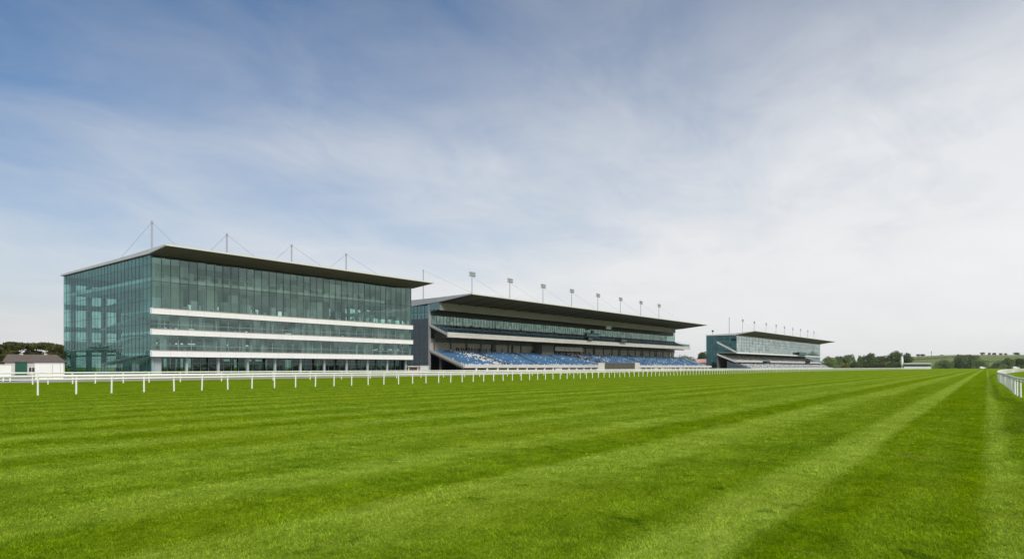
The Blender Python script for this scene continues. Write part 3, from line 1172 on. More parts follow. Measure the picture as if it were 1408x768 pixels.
for c in cand:
    if c in first:
        continue
    seat_mb(sb, c[0], c[1], c[2], c[3])
tag(sb.build('seat_rows', [M['seat'], M['seatw']], S2, recalc=False), kind='stuff')
sb = MB()
udy, udz = (UY1 - UY0) / UN, (UZ1 - UZ0) / UN
for row in range(UN - 1):
    x = sx0 + 0.8
    while x < 327:
        if (x - sx0) % 14 > 1.2:
            seat_mb(sb, x, UY0 + row * udy + 0.45, UZ0 + row * udz, 0 if rr.random() < 0.93 else 1)
        x += 0.55
tag(sb.build('upper_seat_rows', [M['seatd'], M['seat']], S2, recalc=False), kind='stuff')

# roof mast and floodlights on the stand
x, y = W(579, 207.8)
roof_mast('thin bare mast on the left end of the blue-seat grandstand roof', 145, 152.6, 23.4, 33.2, [(166, 141, 23.6)], 0.17)


def floodlight(label, x, y, zb, zt, w, h, group, small=False):
    t = thing('floodlight', label, 'floodlight', (x, y, zb), group)
    b = MB()
    b.tube([(x, y, zb), (x, y, zt - h)], [0.15, 0.11], 8)
    b.build('pole', M['galv'], t)
    hd = MB()
    # frame of three bars carrying rows of lamps, turned to the track
    nb = 2
    for k in range(nb + 1):
        zz = zt - h + k * h / nb
        hd.box(x - w / 2, x + w / 2, y - 0.06, y + 0.06, zz - 0.05, zz + 0.05)
    hd.box(x - 0.06, x + 0.06, y - 0.055, y + 0.055, zt - h, zt)
    hd.build('head_frame', M['galv'], t)
    n = 4
    for r_ in range(nb):
        for k in range(n):
            lx = x - w / 2 + w * (k + 0.5) / n
            lz = zt - h + (r_ + 0.5) * h / nb
            lb = MB()
            lb.tube([(lx, y - 0.38, lz - 0.12), (lx, y - 0.30, lz - 0.09), (lx, y + 0.05, lz + 0.03)], [w / n * 0.36, w / n * 0.36, w / n * 0.18], 10)
            lb.build('lamp', M['dark'] if small else M['galv'], t)
    MB().tube([(x + .3, y, zt - h), (x + 7, y - 8.5, zb + 0.15)], 0.03, 5).build('stay_cable', M['galv'], t)
    return t


for i, px in enumerate((649, 701, 746.6, 786, 822, 853, 881, 906)):
    x, z = onY(px, 140)
    floodlight('floodlight %s from the left along the blue-seat grandstand roof' % ordn(i), x, 140, 23.5, 32.4, 2.9, 1.5, 'floodlights on the blue-seat grandstand roof')

# dark camera gantry and small items on the stand's upper front
def hung_box(name, label, cat, px0, px1, Y, y0, y1, mat, dep=1.2, post=False):
    x0, za = onY(px0, Y)
    x1, zb = onY(px1, Y)
    zm = (za + zb) / 2
    z0, z1 = hz(y1, zm), hz(y0, zm)
    t = thing(name, label, cat, ((x0 + x1) / 2, Y, z0))
    b = MB()
    b.box(x0, x1, Y, Y + dep, z0, z1)
    b.box(x0 - .15, x1 + .15, Y - .15, Y + dep + .1, z1 + .003, z1 + .16)
    b.build('cabin', mat, t)
    b = MB()
    b.box(x0 + .3, x1 - .3, Y - 0.05, Y - 0.004, z0 + (z1 - z0) * .35, z0 + (z1 - z0) * .85)
    b.build('window', M['g3e'], t)
    if post:
        xm = (x0 + x1) / 2
        MB().box(xm - .7, xm + .7, Y + .1, Y + .8, z1 + .163, z1 + 1.4).build('camera_housing', mat, t)
    return t


hung_box('camera_cabin', 'dark camera cabin on the balcony front of the blue-seat grandstand', 'cabin', 807, 824, 139.1, 458.5, 463.5, M['dark'], 1.3, True)
hung_box('camera_cabin', 'small dark box hung beneath the dark camera cabin on the balcony fascia', 'box', 809, 815, 139.6, 464, 467.5, M['dark'], 0.8)
hung_box('camera_cabin', 'dark rounded-looking camera platform right of the centre on the grandstand balcony', 'cabin', 854, 862, 139.4, 466.5, 470.5, M['dark'], 1.0)
hung_box('sign_box', 'small white sign box under the blue-seat grandstand roof', 'sign', 834, 840.5, 143.6, 449, 452.2, M['white'], 0.25)

# the long dark board on the apron in front
xa, za = onY(831.6, 126)
xb, zb = onY(872.5, 126)
T = thing('display_board', 'long low dark display board with white wedge ends before the blue seats', 'board', ((xa + xb) / 2, 126, 0))
MB().box(xa, xb, 126, 126.5, 0.15, 3.2).build('panel', M['board'], T)
b = MB()
for x in np.linspace(xa, xb, 7):
    b.box(x - .08, x + .08, 125.9, 125.997, 0.03, 3.2)
b.box(xa, xb, 125.88, 125.995, 3.203, 3.34)
b.build('frame', M['brown'], T)
b = MB()
b.prism_z([(xa - 4.5, 126.2), (xa - 0.05, 126.0), (xa - 0.05, 126.5)], 0.03, 3.3)
b.build('end_wedge', M['fascia'], T)
MB().box(xb + .05, xb + 4.2, 125.8, 126.3, 0.03, 3.5).build('end_panel', M['fascia'], T)

# ------------------------------------------------------------------ building 3: the far stand
tx0, tx1 = 403.0, 612.0
S3 = thing('grandstand', 'distant teal glass grandstand with pale glazed front and dark flat roof', 'grandstand', (tx0, 135, 0))
b = MB()
b.prism([(130, 23.75), (130, 24.0), (142.4, 23.0), (161.8, 22.45), (161.8, 21.9), (142.4, 21.9)], tx0 - 0.3, 613.8)
roof = b.build('roof', M['roof'], S3)
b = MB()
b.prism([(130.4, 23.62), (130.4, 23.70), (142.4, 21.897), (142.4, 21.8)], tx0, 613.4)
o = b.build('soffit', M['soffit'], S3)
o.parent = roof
b = MB()
b.box(tx0 - .35, tx0 - .304, 142.4, 161.8, 21.9, 22.6)
b.box(tx0 - .35, 613.8, 129.9, 129.997, 23.7, 24.02)
o = b.build('roof_edge', M['edge'], S3)
o.parent = roof
# end tower
MB().box(tx0 + .3, tx0 + 14, 154.7, 161.5, 1.6, 21.85).build('end_tower', M['panel'], S3)
gz = glazing('tower_glazing', [((tx0, 154.5, 1.8), (tx0, 161.6, 1.8), (tx0, 161.6, 21.9), (tx0, 154.5, 21.9))], M['g3e'], S3)
o = mullions_X(tx0, np.linspace(154.5, 161.6, 5), np.arange(3.5, 21, 3.0), 1.8, 21.9, 154.5, 161.6, 0.08, 0.06, M['mull'], S3)
o.parent = gz
MB().box(tx0 + 1, tx0 + 13, 155.5, 160.5, 0.03, 1.6).build('tower_base', M['dark'], S3)
gz = glazing('end_glazing', [((tx0, 142.0, 11.0), (tx0, 154.4, 11.0), (tx0, 154.4, 21.85), (tx0, 142.0, 21.85))], M['g3e'], S3)
o = mullions_X(tx0, np.linspace(142.0, 154.4, 8), [14, 17.5, 19.5], 11.0, 21.85, 142.0, 154.4, 0.12, 0.12, M['mull'], S3)
o.parent = gz
gz = glazing('front_glazing', [((tx0, 142.0, 11.2), (tx1, 142.0, 11.2), (tx1, 142.0, 21.3), (tx0, 142.0, 21.3))], M['g3'], S3)
o = mullions_Y(142.0, np.arange(tx0, tx1 + 1, 3.0), [13.2, 15.4, 17.3, 19.3], 11.2, 21.3, tx0, tx1, 0.16, 0.12, M['mullg'], S3)
o.parent = gz
MB().box(tx0 + 1, tx1, 142.1, 143, 21.31, 21.85).build('head_frame', M['fascia'], S3)
glazing('end_glazing', [((tx1, 142.0, 4), (tx1, 160, 4), (tx1, 160, 21.8), (tx1, 142.0, 21.8))], M['g3'], S3)
b = MB()
for z in (11.1, 14.7, 18.2):
    b.box(tx0 + .4, tx1 - .3, 142.3, 160, z - .35, z)
b.build('floor_slab', M['slab'], S3)
MB().box(tx0 + 14.1, tx1 - .3, 147, 147.4, 11.11, 21.8).build('inner_wall', M['iwall'], S3)
MB().box(tx0 + 14.1, tx1 - .3, 161, 161.5, 0.03, 21.8).build('rear_wall', M['panel'], S3)
# ledge under the glass and raking beams
MB().box(tx0 + .2, tx1 + 9, 141.0, 142.2, 10.3, 11.15).build('balcony_fascia', M['band'], S3)
MB().prism([(142.0, 10.4), (142.0, 11.6), (154.4, 18.2), (154.4, 17.0)], tx0 - .5, tx0 - .05).build('raking_beam', M['fascia'], S3)
MB().prism([(142.6, 4.6), (142.6, 5.8), (154.4, 10.4), (154.4, 9.4)], tx0 - .5, tx0 - .05).build('raking_beam', M['fascia'], S3)
MB().box(tx0 + .2, tx1 + 4, 142.3, 142.8, 4.9, 6.1).build('tier_fascia', M['fascia'], S3)
MB().prism(stepped(142.8, 5.0, 154.0, 9.4, 12, 0.5), tx0, tx1).build('middle_terrace', M['concd'], S3)
MB().prism(stepped(135.2, 0.6, 142.2, 3.8, 9, 0.55), tx0 + 8, tx1 + 12).build('lower_terrace', M['conc'], S3)
MB().prism([(135.0, 0.03), (135.0, 0.9), (148, 5.6), (148, 0.03)], tx0 - .2, tx0 + 7.9).build('stair_wall', M['panel'], S3)
MB().box(tx0 + 8, tx1 + 14, 134.6, 135.0, 0.03, 1.3).build('front_parapet', M['fascia'], S3)
MB().box(tx0 + .4, tx1 - .2, 154.3, 154.7, 0.03, 11).build('back_wall', M['concd'], S3)
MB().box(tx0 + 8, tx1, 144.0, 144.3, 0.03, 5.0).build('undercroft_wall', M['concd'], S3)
sb = MB()
rr = random.Random(31)
for row in range(11):
    x = tx0 + 1
    while x < tx1:
        if (x - tx0) % 18 > 1.5 and rr.random() < 0.85:
            sb.box(x - .3, x + .3, 142.8 + row * .933 + .3, 142.8 + row * .933 + .75, 5.0 + row * .3667 + .003, 5.0 + row * .3667 + .8, 0 if rr.random() < .7 else 1)
        x += 0.8
for row in range(8):
    x = tx0 + 9
    while x < tx1 + 10:
        if (x - tx0) % 18 > 1.5 and rr.random() < 0.8:
            sb.box(x - .3, x + .3, 135.2 + row * .778 + .25, 135.2 + row * .778 + .65, 0.6 + row * .3556 + .003, 0.6 + row * .3556 + .75, 0 if rr.random() < .6 else 1)
        x += 0.8
tag(sb.build('seat_rows', [M['seatg'], M['seatw']], S3, recalc=False), kind='stuff')
b = MB()
x = tx0 + 4
while x < tx1:
    MB().box(x - .3, x + .3, 143.0, 143.6, 0.03, 4.9).build('column', M['col'], S3)
    x += 9

hung_box('camera_cabin', 'dark camera cabin hanging on the pale front of the distant grandstand', 'cabin', 1099, 1109, 139.6, 484.3, 488.3, M['dark'], 1.4)
hung_box('camera_cabin', 'dark box under the middle tier of the distant grandstand', 'box', 1051, 1059, 141.3, 496.3, 500, M['dark'], 0.9)
hung_box('camera_cabin', 'dark box low at the right on the distant grandstand tier', 'box', 1109, 1114, 141.3, 495.5, 499, M['dark'], 0.9)

for i, (px, py) in enumerate(((1021, 438.5), (1037, 441.2), (1053.3, 443.5), (1067, 445.8), (1078.4, 448.2), (1090, 450.4), (1100.6, 451.7), (1110.4, 453.6), (1119, 454.8))):
    x, z = onY(px, 144)
    t = floodlight('floodlight %s from the left along the distant grandstand roof' % ordn(i), x, 144, 22.9, hz(py, z), 2.3, 1.8, 'floodlights on the distant grandstand roof', True)
roof_mast('thin pale mast at the left end of the distant grandstand roof', 405, onX(1002.7, 405)[0], 22.5, hz(436, onX(1002.7, 405)[1]), [], 0.22)
ya, za = onX(980, 404.5)
t = thing('antenna', 'small dark antenna on the back left corner of the distant grandstand roof', 'antenna', (404.5, ya, 22.4))
MB().tube([(404.5, ya, 22.3), (404.5, ya, 25.0)], 0.12, 6).build('pole', M['dark'], t)
MB().box(404.1, 404.9, ya - .5, ya + .5, 24.4, 25.4).build('dish', M['dark'], t)

# ------------------------------------------------------------------ small buildings
def block(px0, px1, z, depth, rot=0.0):
    """a frame squared up to the line of sight: returns a builder mapping local (right, back) metres to the world"""
    edge = px1 if px1 < 704 else px0
    re = (edge - 704) / F
    n_ = math.hypot(re, 1)
    bk = Vector((re / n_, 1 / n_))
    rt = Vector((bk.y, -bk.x))
    E = Vector((re * z, z))
    # other front corner: E + s * rt lies on the ray through the other pixel
    ro = ((px0 if px1 < 704 else px1) - 704) / F
    s_ = (ro * E.y - E.x) / (rt.x - ro * rt.y)
    O = E + rt * s_ if px1 < 704 else E

    def tr(xl, yl):
        p = O + rt * xl + bk * yl
        return cam2w(p.x, p.y)
    return tr, abs(s_)


def lbox(b, tr, x0, x1, y0, y1, z0, z1, mi=0):
    b.prism_z([tr(x0, y0), tr(x1, y0), tr(x1, y1), tr(x0, y1)], z0, z1, mi)


# white cabin
tr, w = block(48, 87, 82, 3)
c = tr(w / 2, 1.2)
T = thing('portable_cabin', 'white portable cabin standing against the left end of the glass building', 'cabin', (c[0], c[1], 0))
b = MB(); lbox(b, tr, 0, w, 0, 2.4, 0.12, 2.12); b.build('body', M['white'], T)
b = MB(); lbox(b, tr, -.06, w + .06, -.06, 2.46, 2.123, 2.2); b.build('roof', M['roof'], T)
b = MB(); lbox(b, tr, 1.75, 1.79, -.02, -.003, 0.2, 2.0); lbox(b, tr, 2.6, 2.63, -.02, -.003, 0.2, 2.0); b.build('door_joints', M['conc'], T)
b = MB(); lbox(b, tr, .2, .5, .3, 2.1, 0.0, 0.117); lbox(b, tr, w - .5, w - .2, .3, 2.1, 0.0, 0.117); b.build('skids', M['concd'], T)
# white booth at the frame edge
tr, w = block(-22, 15.5, 74, 3)
c = tr(w / 2, 1)
T = thing('portable_cabin', 'white cabin on short legs at the very left edge', 'cabin', (c[0], c[1], 0))
b = MB(); lbox(b, tr, 0, w, 0, 2.2, 0.45, 1.93); b.build('body', M['white'], T)
b = MB(); lbox(b, tr, -.05, w + .05, -.05, 2.25, 1.933, 1.99); b.build('roof', M['roof'], T)
for k in range(4):
    b = MB(); xx = w - .1 - k * .62
    lbox(b, tr, xx - .07, xx + .07, .05, .2, 0, .447); b.build('leg', M['white'], T)

# brown roofed clubhouse
tr, w = block(3, 92, 140, 9)
c = tr(w / 2, 4)
T = thing('clubhouse', 'low clubhouse with brown hipped roof behind the white cabins', 'building', (c[0], c[1], 0))
zE, zR = hz(497.6, 140), hz(487, 140)
b = MB(); lbox(b, tr, .4, w - .4, .4, 8, 0, zE); b.build('wall', M['fascia'], T)
b = MB()
e = [(*tr(0, 0), zE), (*tr(w, 0), zE), (*tr(w, 8.4), zE), (*tr(0, 8.4), zE)]
r0, r1 = (*tr(.6, 4.2), zR), (*tr(9.2, 4.2), zR)
b._add(e + [r0, r1], [(0, 1, 5, 4), (1, 2, 5), (2, 3, 4, 5), (3, 0, 4), (3, 2, 1, 0)])
rf = b.build('roof', M['brown'], T)
b = MB()
for k in range(2):
    lbox(b, tr, 2.7 + k * 4.2, 3.3 + k * 4.2, 4, 4.5, zR - .3, zR + .15)
o = b.build('chimney', M['fascia'], T); o.parent = rf
b = MB(); lbox(b, tr, 2.1, 4.1, .2, .39, 0, zE - .05); b.build('green_front', M['green'], T)
b = MB(); lbox(b, tr, 4.4, 6.0, .28, .397, .75, 1.55); b.build('window', M['dark'], T)
b = MB()
for xx in (4.38, 4.92, 5.46, 6.0):
    lbox(b, tr, xx - .04, xx + .04, .2, .277, .7, 1.6)
b.build('window_frame', M['white'], T)

# kiosk and grey van between glass building and stand
tr, w = block(561, 575.5, 150, 3)
c = tr(w / 2, 1)
T = thing('kiosk', 'salmon pink kiosk at the foot of the slate grandstand wall', 'kiosk', (c[0], c[1], 0))
b = MB(); lbox(b, tr, 0, w, 0, 2.2, 0.03, 1.75); b.build('body', M['pink'], T)
b = MB(); lbox(b, tr, -.15, w + .15, -.3, 2.3, 1.753, 1.95); b.build('roof', M['fascia'], T)
b = MB(); lbox(b, tr, .3, w - .3, -.03, -.003, .95, 1.6); b.build('hatch', M['dark'], T)
tr, w = block(577, 590, 152, 3)
c = tr(w / 2, 1)
T = thing('box_trailer', 'pale grey box trailer beside the pink kiosk', 'trailer', (c[0], c[1], 0))
b = MB(); lbox(b, tr, 0, w, 0, 3.6, .45, 2.05); b.build('body', M['col'], T)
b = MB(); lbox(b, tr, .5, .95, -.02, .16, .03, .44); lbox(b, tr, w - .95, w - .5, -.02, .16, .03, .44); b.build('wheels', M['dark'], T)
b = MB(); lbox(b, tr, .2, w - .2, -.03, -.003, 1.1, 1.8); b.build('side_panel', M['fascia'], T)

# pinkish house between the stands
tr, w = block(958, 975, 470, 6)
c = tr(w / 2, 3)
T = thing('house', 'small pinkish brick house between the two grandstands', 'house', (c[0], c[1], 0))
b = MB(); lbox(b, tr, 0, w, 0, 6, 0, 5.0); b.build('wall', M['brick'], T)
b = MB()
b._add([(*tr(-.3, -.3), 5.0), (*tr(w + .3, -.3), 5.0), (*tr(w + .3, 6.3), 5.0), (*tr(-.3, 6.3), 5.0), (*tr(-.3, 3), 7.6), (*tr(w + .3, 3), 7.6)],
       [(0, 1, 5, 4), (2, 3, 4, 5), (0, 4, 3), (1, 2, 5), (3, 2, 1, 0)])
b.build('roof', M['pink'], T)
b = MB()
for k in range(3):
    lbox(b, tr, .8 + k * 2.8, 2.0 + k * 2.8, -.05, -.004, 2.2, 3.6)
b.build('window', M['dark'], T)

# white feather marker and low open shelter at the far end of the rail
zt = 560
x, y = W(1240.2, zt)
T = thing('marker_post', 'tall white rounded marker at the far end of the running rail', 'marker', (x, y, 0))
b = MB()
b.tube([(x, y, 0), (x, y, 3.0)], 0.25, 8)
b.build('post', M['white'], T)
b = MB()
pf = [(3.0, .5), (4.0, .95), (6.5, 1.15), (9.0, 1.0), (10.6, .7), (11.3, .25)]
b.tube([(x, y, z_) for z_, r_ in pf], [r_ for z_, r_ in pf], 12)
o = b.build('blade', M['white'], T)
o.data.polygons.foreach_set('use_smooth', [True] * len(o.data.polygons))
tr, w = block(1243, 1280.5, 610, 5)
c = tr(w / 2, 2)
T = thing('open_shelter', 'long low open shelter with white roof and white front beside the marker', 'shelter', (c[0], c[1], 0))
b = MB(); lbox(b, tr, 0, w, 0, 4, hz(500.1, 610), hz(498.9, 610)); b.build('roof', M['white'], T)
b = MB(); lbox(b, tr, 0, w, -.2, 0, 0, hz(503.7, 610)); b.build('front_wall', M['white'], T)
b = MB(); lbox(b, tr, 0, w, 3.7, 4, 0, hz(500.15, 610)); b.build('back_wall', M['concd'], T)
b = MB()
for k in range(13):
    xx = .2 + k * (w - .4) / 12
    b = MB()
    lbox(b, tr, xx - .12, xx + .12, .1, .35, 0, hz(500.15, 610))
    b.build('post', M['col'], T)
# distant thin mast on the hill
x, y = W(1280.7, 1850)
h0 = hill_h(1280.7, 1850)
T = thing('radio_mast', 'thin dark radio mast on the skyline of the hill', 'mast', (x, y, h0 - .5))
b = MB(); b.tube([(x, y, h0 - .5), (x, y, hz(481.8, 1850))], [.7, .45], 6); b.build('pole', M['panel'], T)
b = MB(); b.box(x - 1.2, x + 1.2, y - 1.2, y + 1.2, hz(484.5, 1850), hz(483.8, 1850)); b.build('aerial', M['panel'], T)


# white vehicles by the far hedge
def van(label, px, z, L, col):
    x, y = W(px, z)
    T = thing('parked_van', label, 'van', (x, y, 0))
    ux, uy = cam2w(1, 0)
    vx, vy = cam2w(0, 1)
    def tr(a, b_):
        return (x + ux * a + vx * b_, y + uy * a + vy * b_)
    prof = [(-L / 2, .4), (-L / 2, 2.2), (L * .22, 2.3), (L * .36, 1.35), (L / 2, 1.1), (L / 2, .4)]
    b = MB()
    n = len(prof)
    vs = [(*tr(a, -.95), z_) for a, z_ in prof] + [(*tr(a, .95), z_) for a, z_ in prof]
    b._add(vs, [tuple(range(n)), tuple(range(2 * n - 1, n - 1, -1))] + [(i, (i + 1) % n, (i + 1) % n + n, i + n) for i in range(n)])
    b.build('body', col, T)
    for a in (-L * .3, L * .3):
        b = MB()
        p, q = tr(a, -.98), tr(a, -.72)
        b.tube([(p[0], p[1], .38), (q[0], q[1], .38)], .38, 12)
        b.build('wheel', M['dark'], T)
    b = MB()
    lbox(b, tr, L * .02, L * .24, -.97, -.953, 1.4, 2.05)
    b.build('window', M['dark'], T)


van('white van parked by the dark hedge near the curve', 1350.5, 640, 5.2, M['white'])
van('white van parked beyond the curved right rail', 1396.5, 560, 5.5, M['white'])


# ------------------------------------------------------------------ trees
def crown_mesh(name, lobes, n, leaf, mat, seed, flat=1.0):
    rg = np.random.default_rng(seed)
    vol = np.array([l[3] * l[4] * l[5] for l in lobes])
    idx = rg.choice(len(lobes), n, p=vol / vol.sum())
    L = np.array(lobes)[idx]
    d = rg.normal(size=(n, 3))
    d /= np.linalg.norm(d, axis=1)[:, None]
    rad = np.clip(0.55 + 0.5 * rg.random(n) ** 0.7, 0, 1.06)
    # ragged outline: lump the radius in small clusters
    lump = np.sin(d[:, 0] * 7 + idx * 2.1) * np.sin(d[:, 1] * 8 + idx) * np.sin(d[:, 2] * 7.5 + idx * 0.7)
    rad = rad * (1 + 0.22 * lump)
    C = L[:, :3] + d * L[:, 3:6] * rad[:, None]
    # small leaf sprays: two triangles folded
    u = rg.normal(size=(n, 3)); u /= np.linalg.norm(u, axis=1)[:, None]
    u = u + d * 0.4
    u /= np.linalg.norm(u, axis=1)[:, None]
    v = np.cross(u, rg.normal(size=(n, 3))); v /= np.linalg.norm(v, axis=1)[:, None]
    s = leaf * (0.6 + 0.9 * rg.random(n))[:, None]
    V = np.stack([C - u * s * .5, C + v * s * .32, C + u * s * .6, C - v * s * .32], 1).astype(np.float32)
    me = bpy.data.meshes.new(name)
    me.vertices.add(n * 4)
    me.vertices.foreach_set('co', V.reshape(-1))
    me.loops.add(n * 4)
    me.loops.foreach_set('vertex_index', np.arange(n * 4, dtype=np.int32))
    me.polygons.add(n)
    me.polygons.foreach_set('loop_start', (np.arange(n) * 4).astype(np.int32))
    at = me.attributes.new('tone', 'FLOAT', 'POINT')
    at.data.foreach_set('value', np.repeat(np.clip(0.5 + 0.5 * lump + 0.25 * rg.normal(size=n), 0, 1), 4).astype(np.float32))
    me.materials.append(mat)
    me.update(calc_edges=True)
    me.validate()
    return me


def rand_lobes(seed, kind):
    r = random.Random(seed)
    lobes = []
    if kind == 'round':
        lobes.append((0, 0, 0.62, 0.30, 0.30, 0.28))
        for k in range(11):
            a = r.uniform(0, 6.28)
            e = r.uniform(-0.5, 1.2)
            rr_ = r.uniform(.26, .40)
            lobes.append((rr_ * math.cos(a) * math.cos(e), rr_ * math.sin(a) * math.cos(e), .58 + .27 * math.sin(e) * 1.05, r.uniform(.12, .20), r.uniform(.12, .20), r.uniform(.10, .16)))
        for k in range(5):
            a = r.uniform(0, 6.28)
            lobes.append((.3 * math.cos(a), .3 * math.sin(a), r.uniform(.18, .34), .17, .17, .14))
    elif kind == 'tall':
        for k in range(12):
            t = k / 11
            a = r.uniform(0, 6.28)
            w = .23 * math.sin(math.pi * (0.12 + .8 * t)) + .05
            lobes.append((w * .7 * math.cos(a), w * .7 * math.sin(a), .2 + .72 * t, w * .75 + .04, w * .75 + .04, .12))
    elif kind == 'umbrella':
        for k in range(13):
            a = r.uniform(0, 6.28)
            q = .46 * math.sqrt(r.random())
            lobes.append((q * math.cos(a), q * math.sin(a), .80 + .12 * (1 - (q / .46) ** 2) + r.uniform(-.03, .03), r.uniform(.15, .22), r.uniform(.15, .22), r.uniform(.055, .085)))
        for k in range(6):
            a = r.uniform(0, 6.28)
            lobes.append((.34 * math.cos(a), .34 * math.sin(a), r.uniform(.5, .7), .16, .16, .09))
    else:  # bush
        for k in range(12):
            a = r.uniform(0, 6.28)
            q = .40 * math.sqrt(r.random())
            lobes.append((q * math.cos(a), q * math.sin(a), r.uniform(.18, .62) * (1.15 - q), r.uniform(.15, .24), r.uniform(.15, .24), r.uniform(.15, .28)))
    return lobes


def trunk_mesh(seed, kind, lobes):
    r = random.Random(seed)
    b = MB()
    top = {'round': .55, 'tall': .8, 'umbrella': .78, 'bush': .35}[kind]
    w = {'round': .035, 'tall': .028, 'umbrella': .03, 'bush': .02}[kind]
    b.tube([(0, 0, -.02), (0, 0, .04), (r.uniform(-.02, .02), r.uniform(-.02, .02), top * .5), (r.uniform(-.03, .03), r.uniform(-.03, .03), top)], [w * 1.35, w, w * .75, w * .35], 8)
    for l in lobes[1:8]:
        z0 = max(.1, min(top * .9, l[2] - .25))
        b.tube([(0, 0, z0), (l[0] * .5, l[1] * .5, (z0 + l[2]) / 2 + .03), (l[0], l[1], l[2])], [w * .5, w * .35, w * .12], 5)
    return b.mesh('trunk', M['bark'])


TREES = {}
for kind, mats, n in (('round', ('fol', 'foll'), 4200), ('tall', ('fol',), 4200), ('umbrella', ('folp',), 6000), ('bush', ('fol', 'foll', 'foly'), 2600)):
    for mt in mats:
        for s in range(3):
            lob = rand_lobes(100 + s * 7 + len(kind), kind)
            TREES[(kind, mt, s)] = (crown_mesh('crown', lob, n, .052 if kind != 'umbrella' else .045, M[mt], s + 40), trunk_mesh(s, kind, lob))


def tree(name, label, cat, px, z, top_y, width_px, kind, mt='fol', s=0, group=None, base=0.0):
    x, y = W(px, z)
    H = hz(top_y, z) - base
    wid = width_px / F * z * (0.9 if kind == 'round' else 1.0)
    t = thing(name, label, cat, (x, y, base), group)
    cm, tm = TREES[(kind, mt, s)]
    a = (hash((px, z, top_y)) % 628) / 100.0
    sc = (wid / 0.98, wid / 0.98, H / {'round': 1.0, 'tall': 1.02, 'umbrella': .98, 'bush': .88}[kind])
    o = link('crown', cm, t); o.scale = sc; o.rotation_euler = (0, 0, a)
    o = link('trunk', tm, t); o.scale = sc; o.rotation_euler = (0, 0, a)
    return t


# left: umbrella pines behind the clubhouse
for (px, z, ty, w, s, lab) in (
        (-12, 200, 476, 48, 0, 'dark pine cut by the left edge behind the clubhouse'),
        (20, 205, 471, 44, 1, 'broad umbrella pine above the left end of the brown clubhouse roof'),
        (46, 212, 470.5, 28, 2, 'umbrella pine with narrow domed top above the middle of the clubhouse roof'),
        (68, 208, 470.5, 30, 0, 'umbrella pine above the right end of the clubhouse roof'),
        (86, 216, 475.5, 34, 1, 'lower pine half hidden behind the corner of the glass building'),
        (6, 178, 485, 26, 2, 'low dark pine beside the clubhouse at the left')):
    tree('pine_tree', lab, 'tree', px, z, ty, w, 'umbrella', 'folp', s, 'pines behind the clubhouse')
for (px, z, ty, w, s, lab) in ((18, 232, 475.5, 60, 0, 'dark bushy shrub filling under the pines behind the clubhouse'), (52, 224, 475.5, 60, 0, 'dark shrub behind the middle of the clubhouse roof'), (75, 226, 476, 50, 1, 'dark bushy shrub under the pines beside the glass building'), (-15, 222, 482, 60, 2, 'dark bushy shrub under the pines at the left edge')):
    tree('bush', lab, 'bush', px, z, ty, w, 'bush', 'fol', s, 'shrubs under the pines')

# a wood out to the left that shows as the dark reflection in the glass end wall
lob = []
rr = random.Random(77)
for k in range(60):
    lob.append((rr.uniform(-60, 46), 236 + rr.uniform(0, 45), rr.uniform(1.5, 6.5), rr.uniform(3, 5), rr.uniform(3, 5), rr.uniform(1.8, 3.2)))
o = link('wood', crown_mesh('wood', lob, 26000, .9, M['folp'], 5))
tag(o, 'dark mass of trees mirrored low in the glass end wall', 'wood', kind='stuff')

# between the stands
tree('tree', 'round tree standing against the teal tower of the distant grandstand', 'tree', 965.5, 520, 481, 17, 'round', 'fol', 0)
tree('hedge', 'long pale hedge running between the two grandstands', 'hedge', 945, 500, 486.5, 44, 'bush', 'foll', 1)

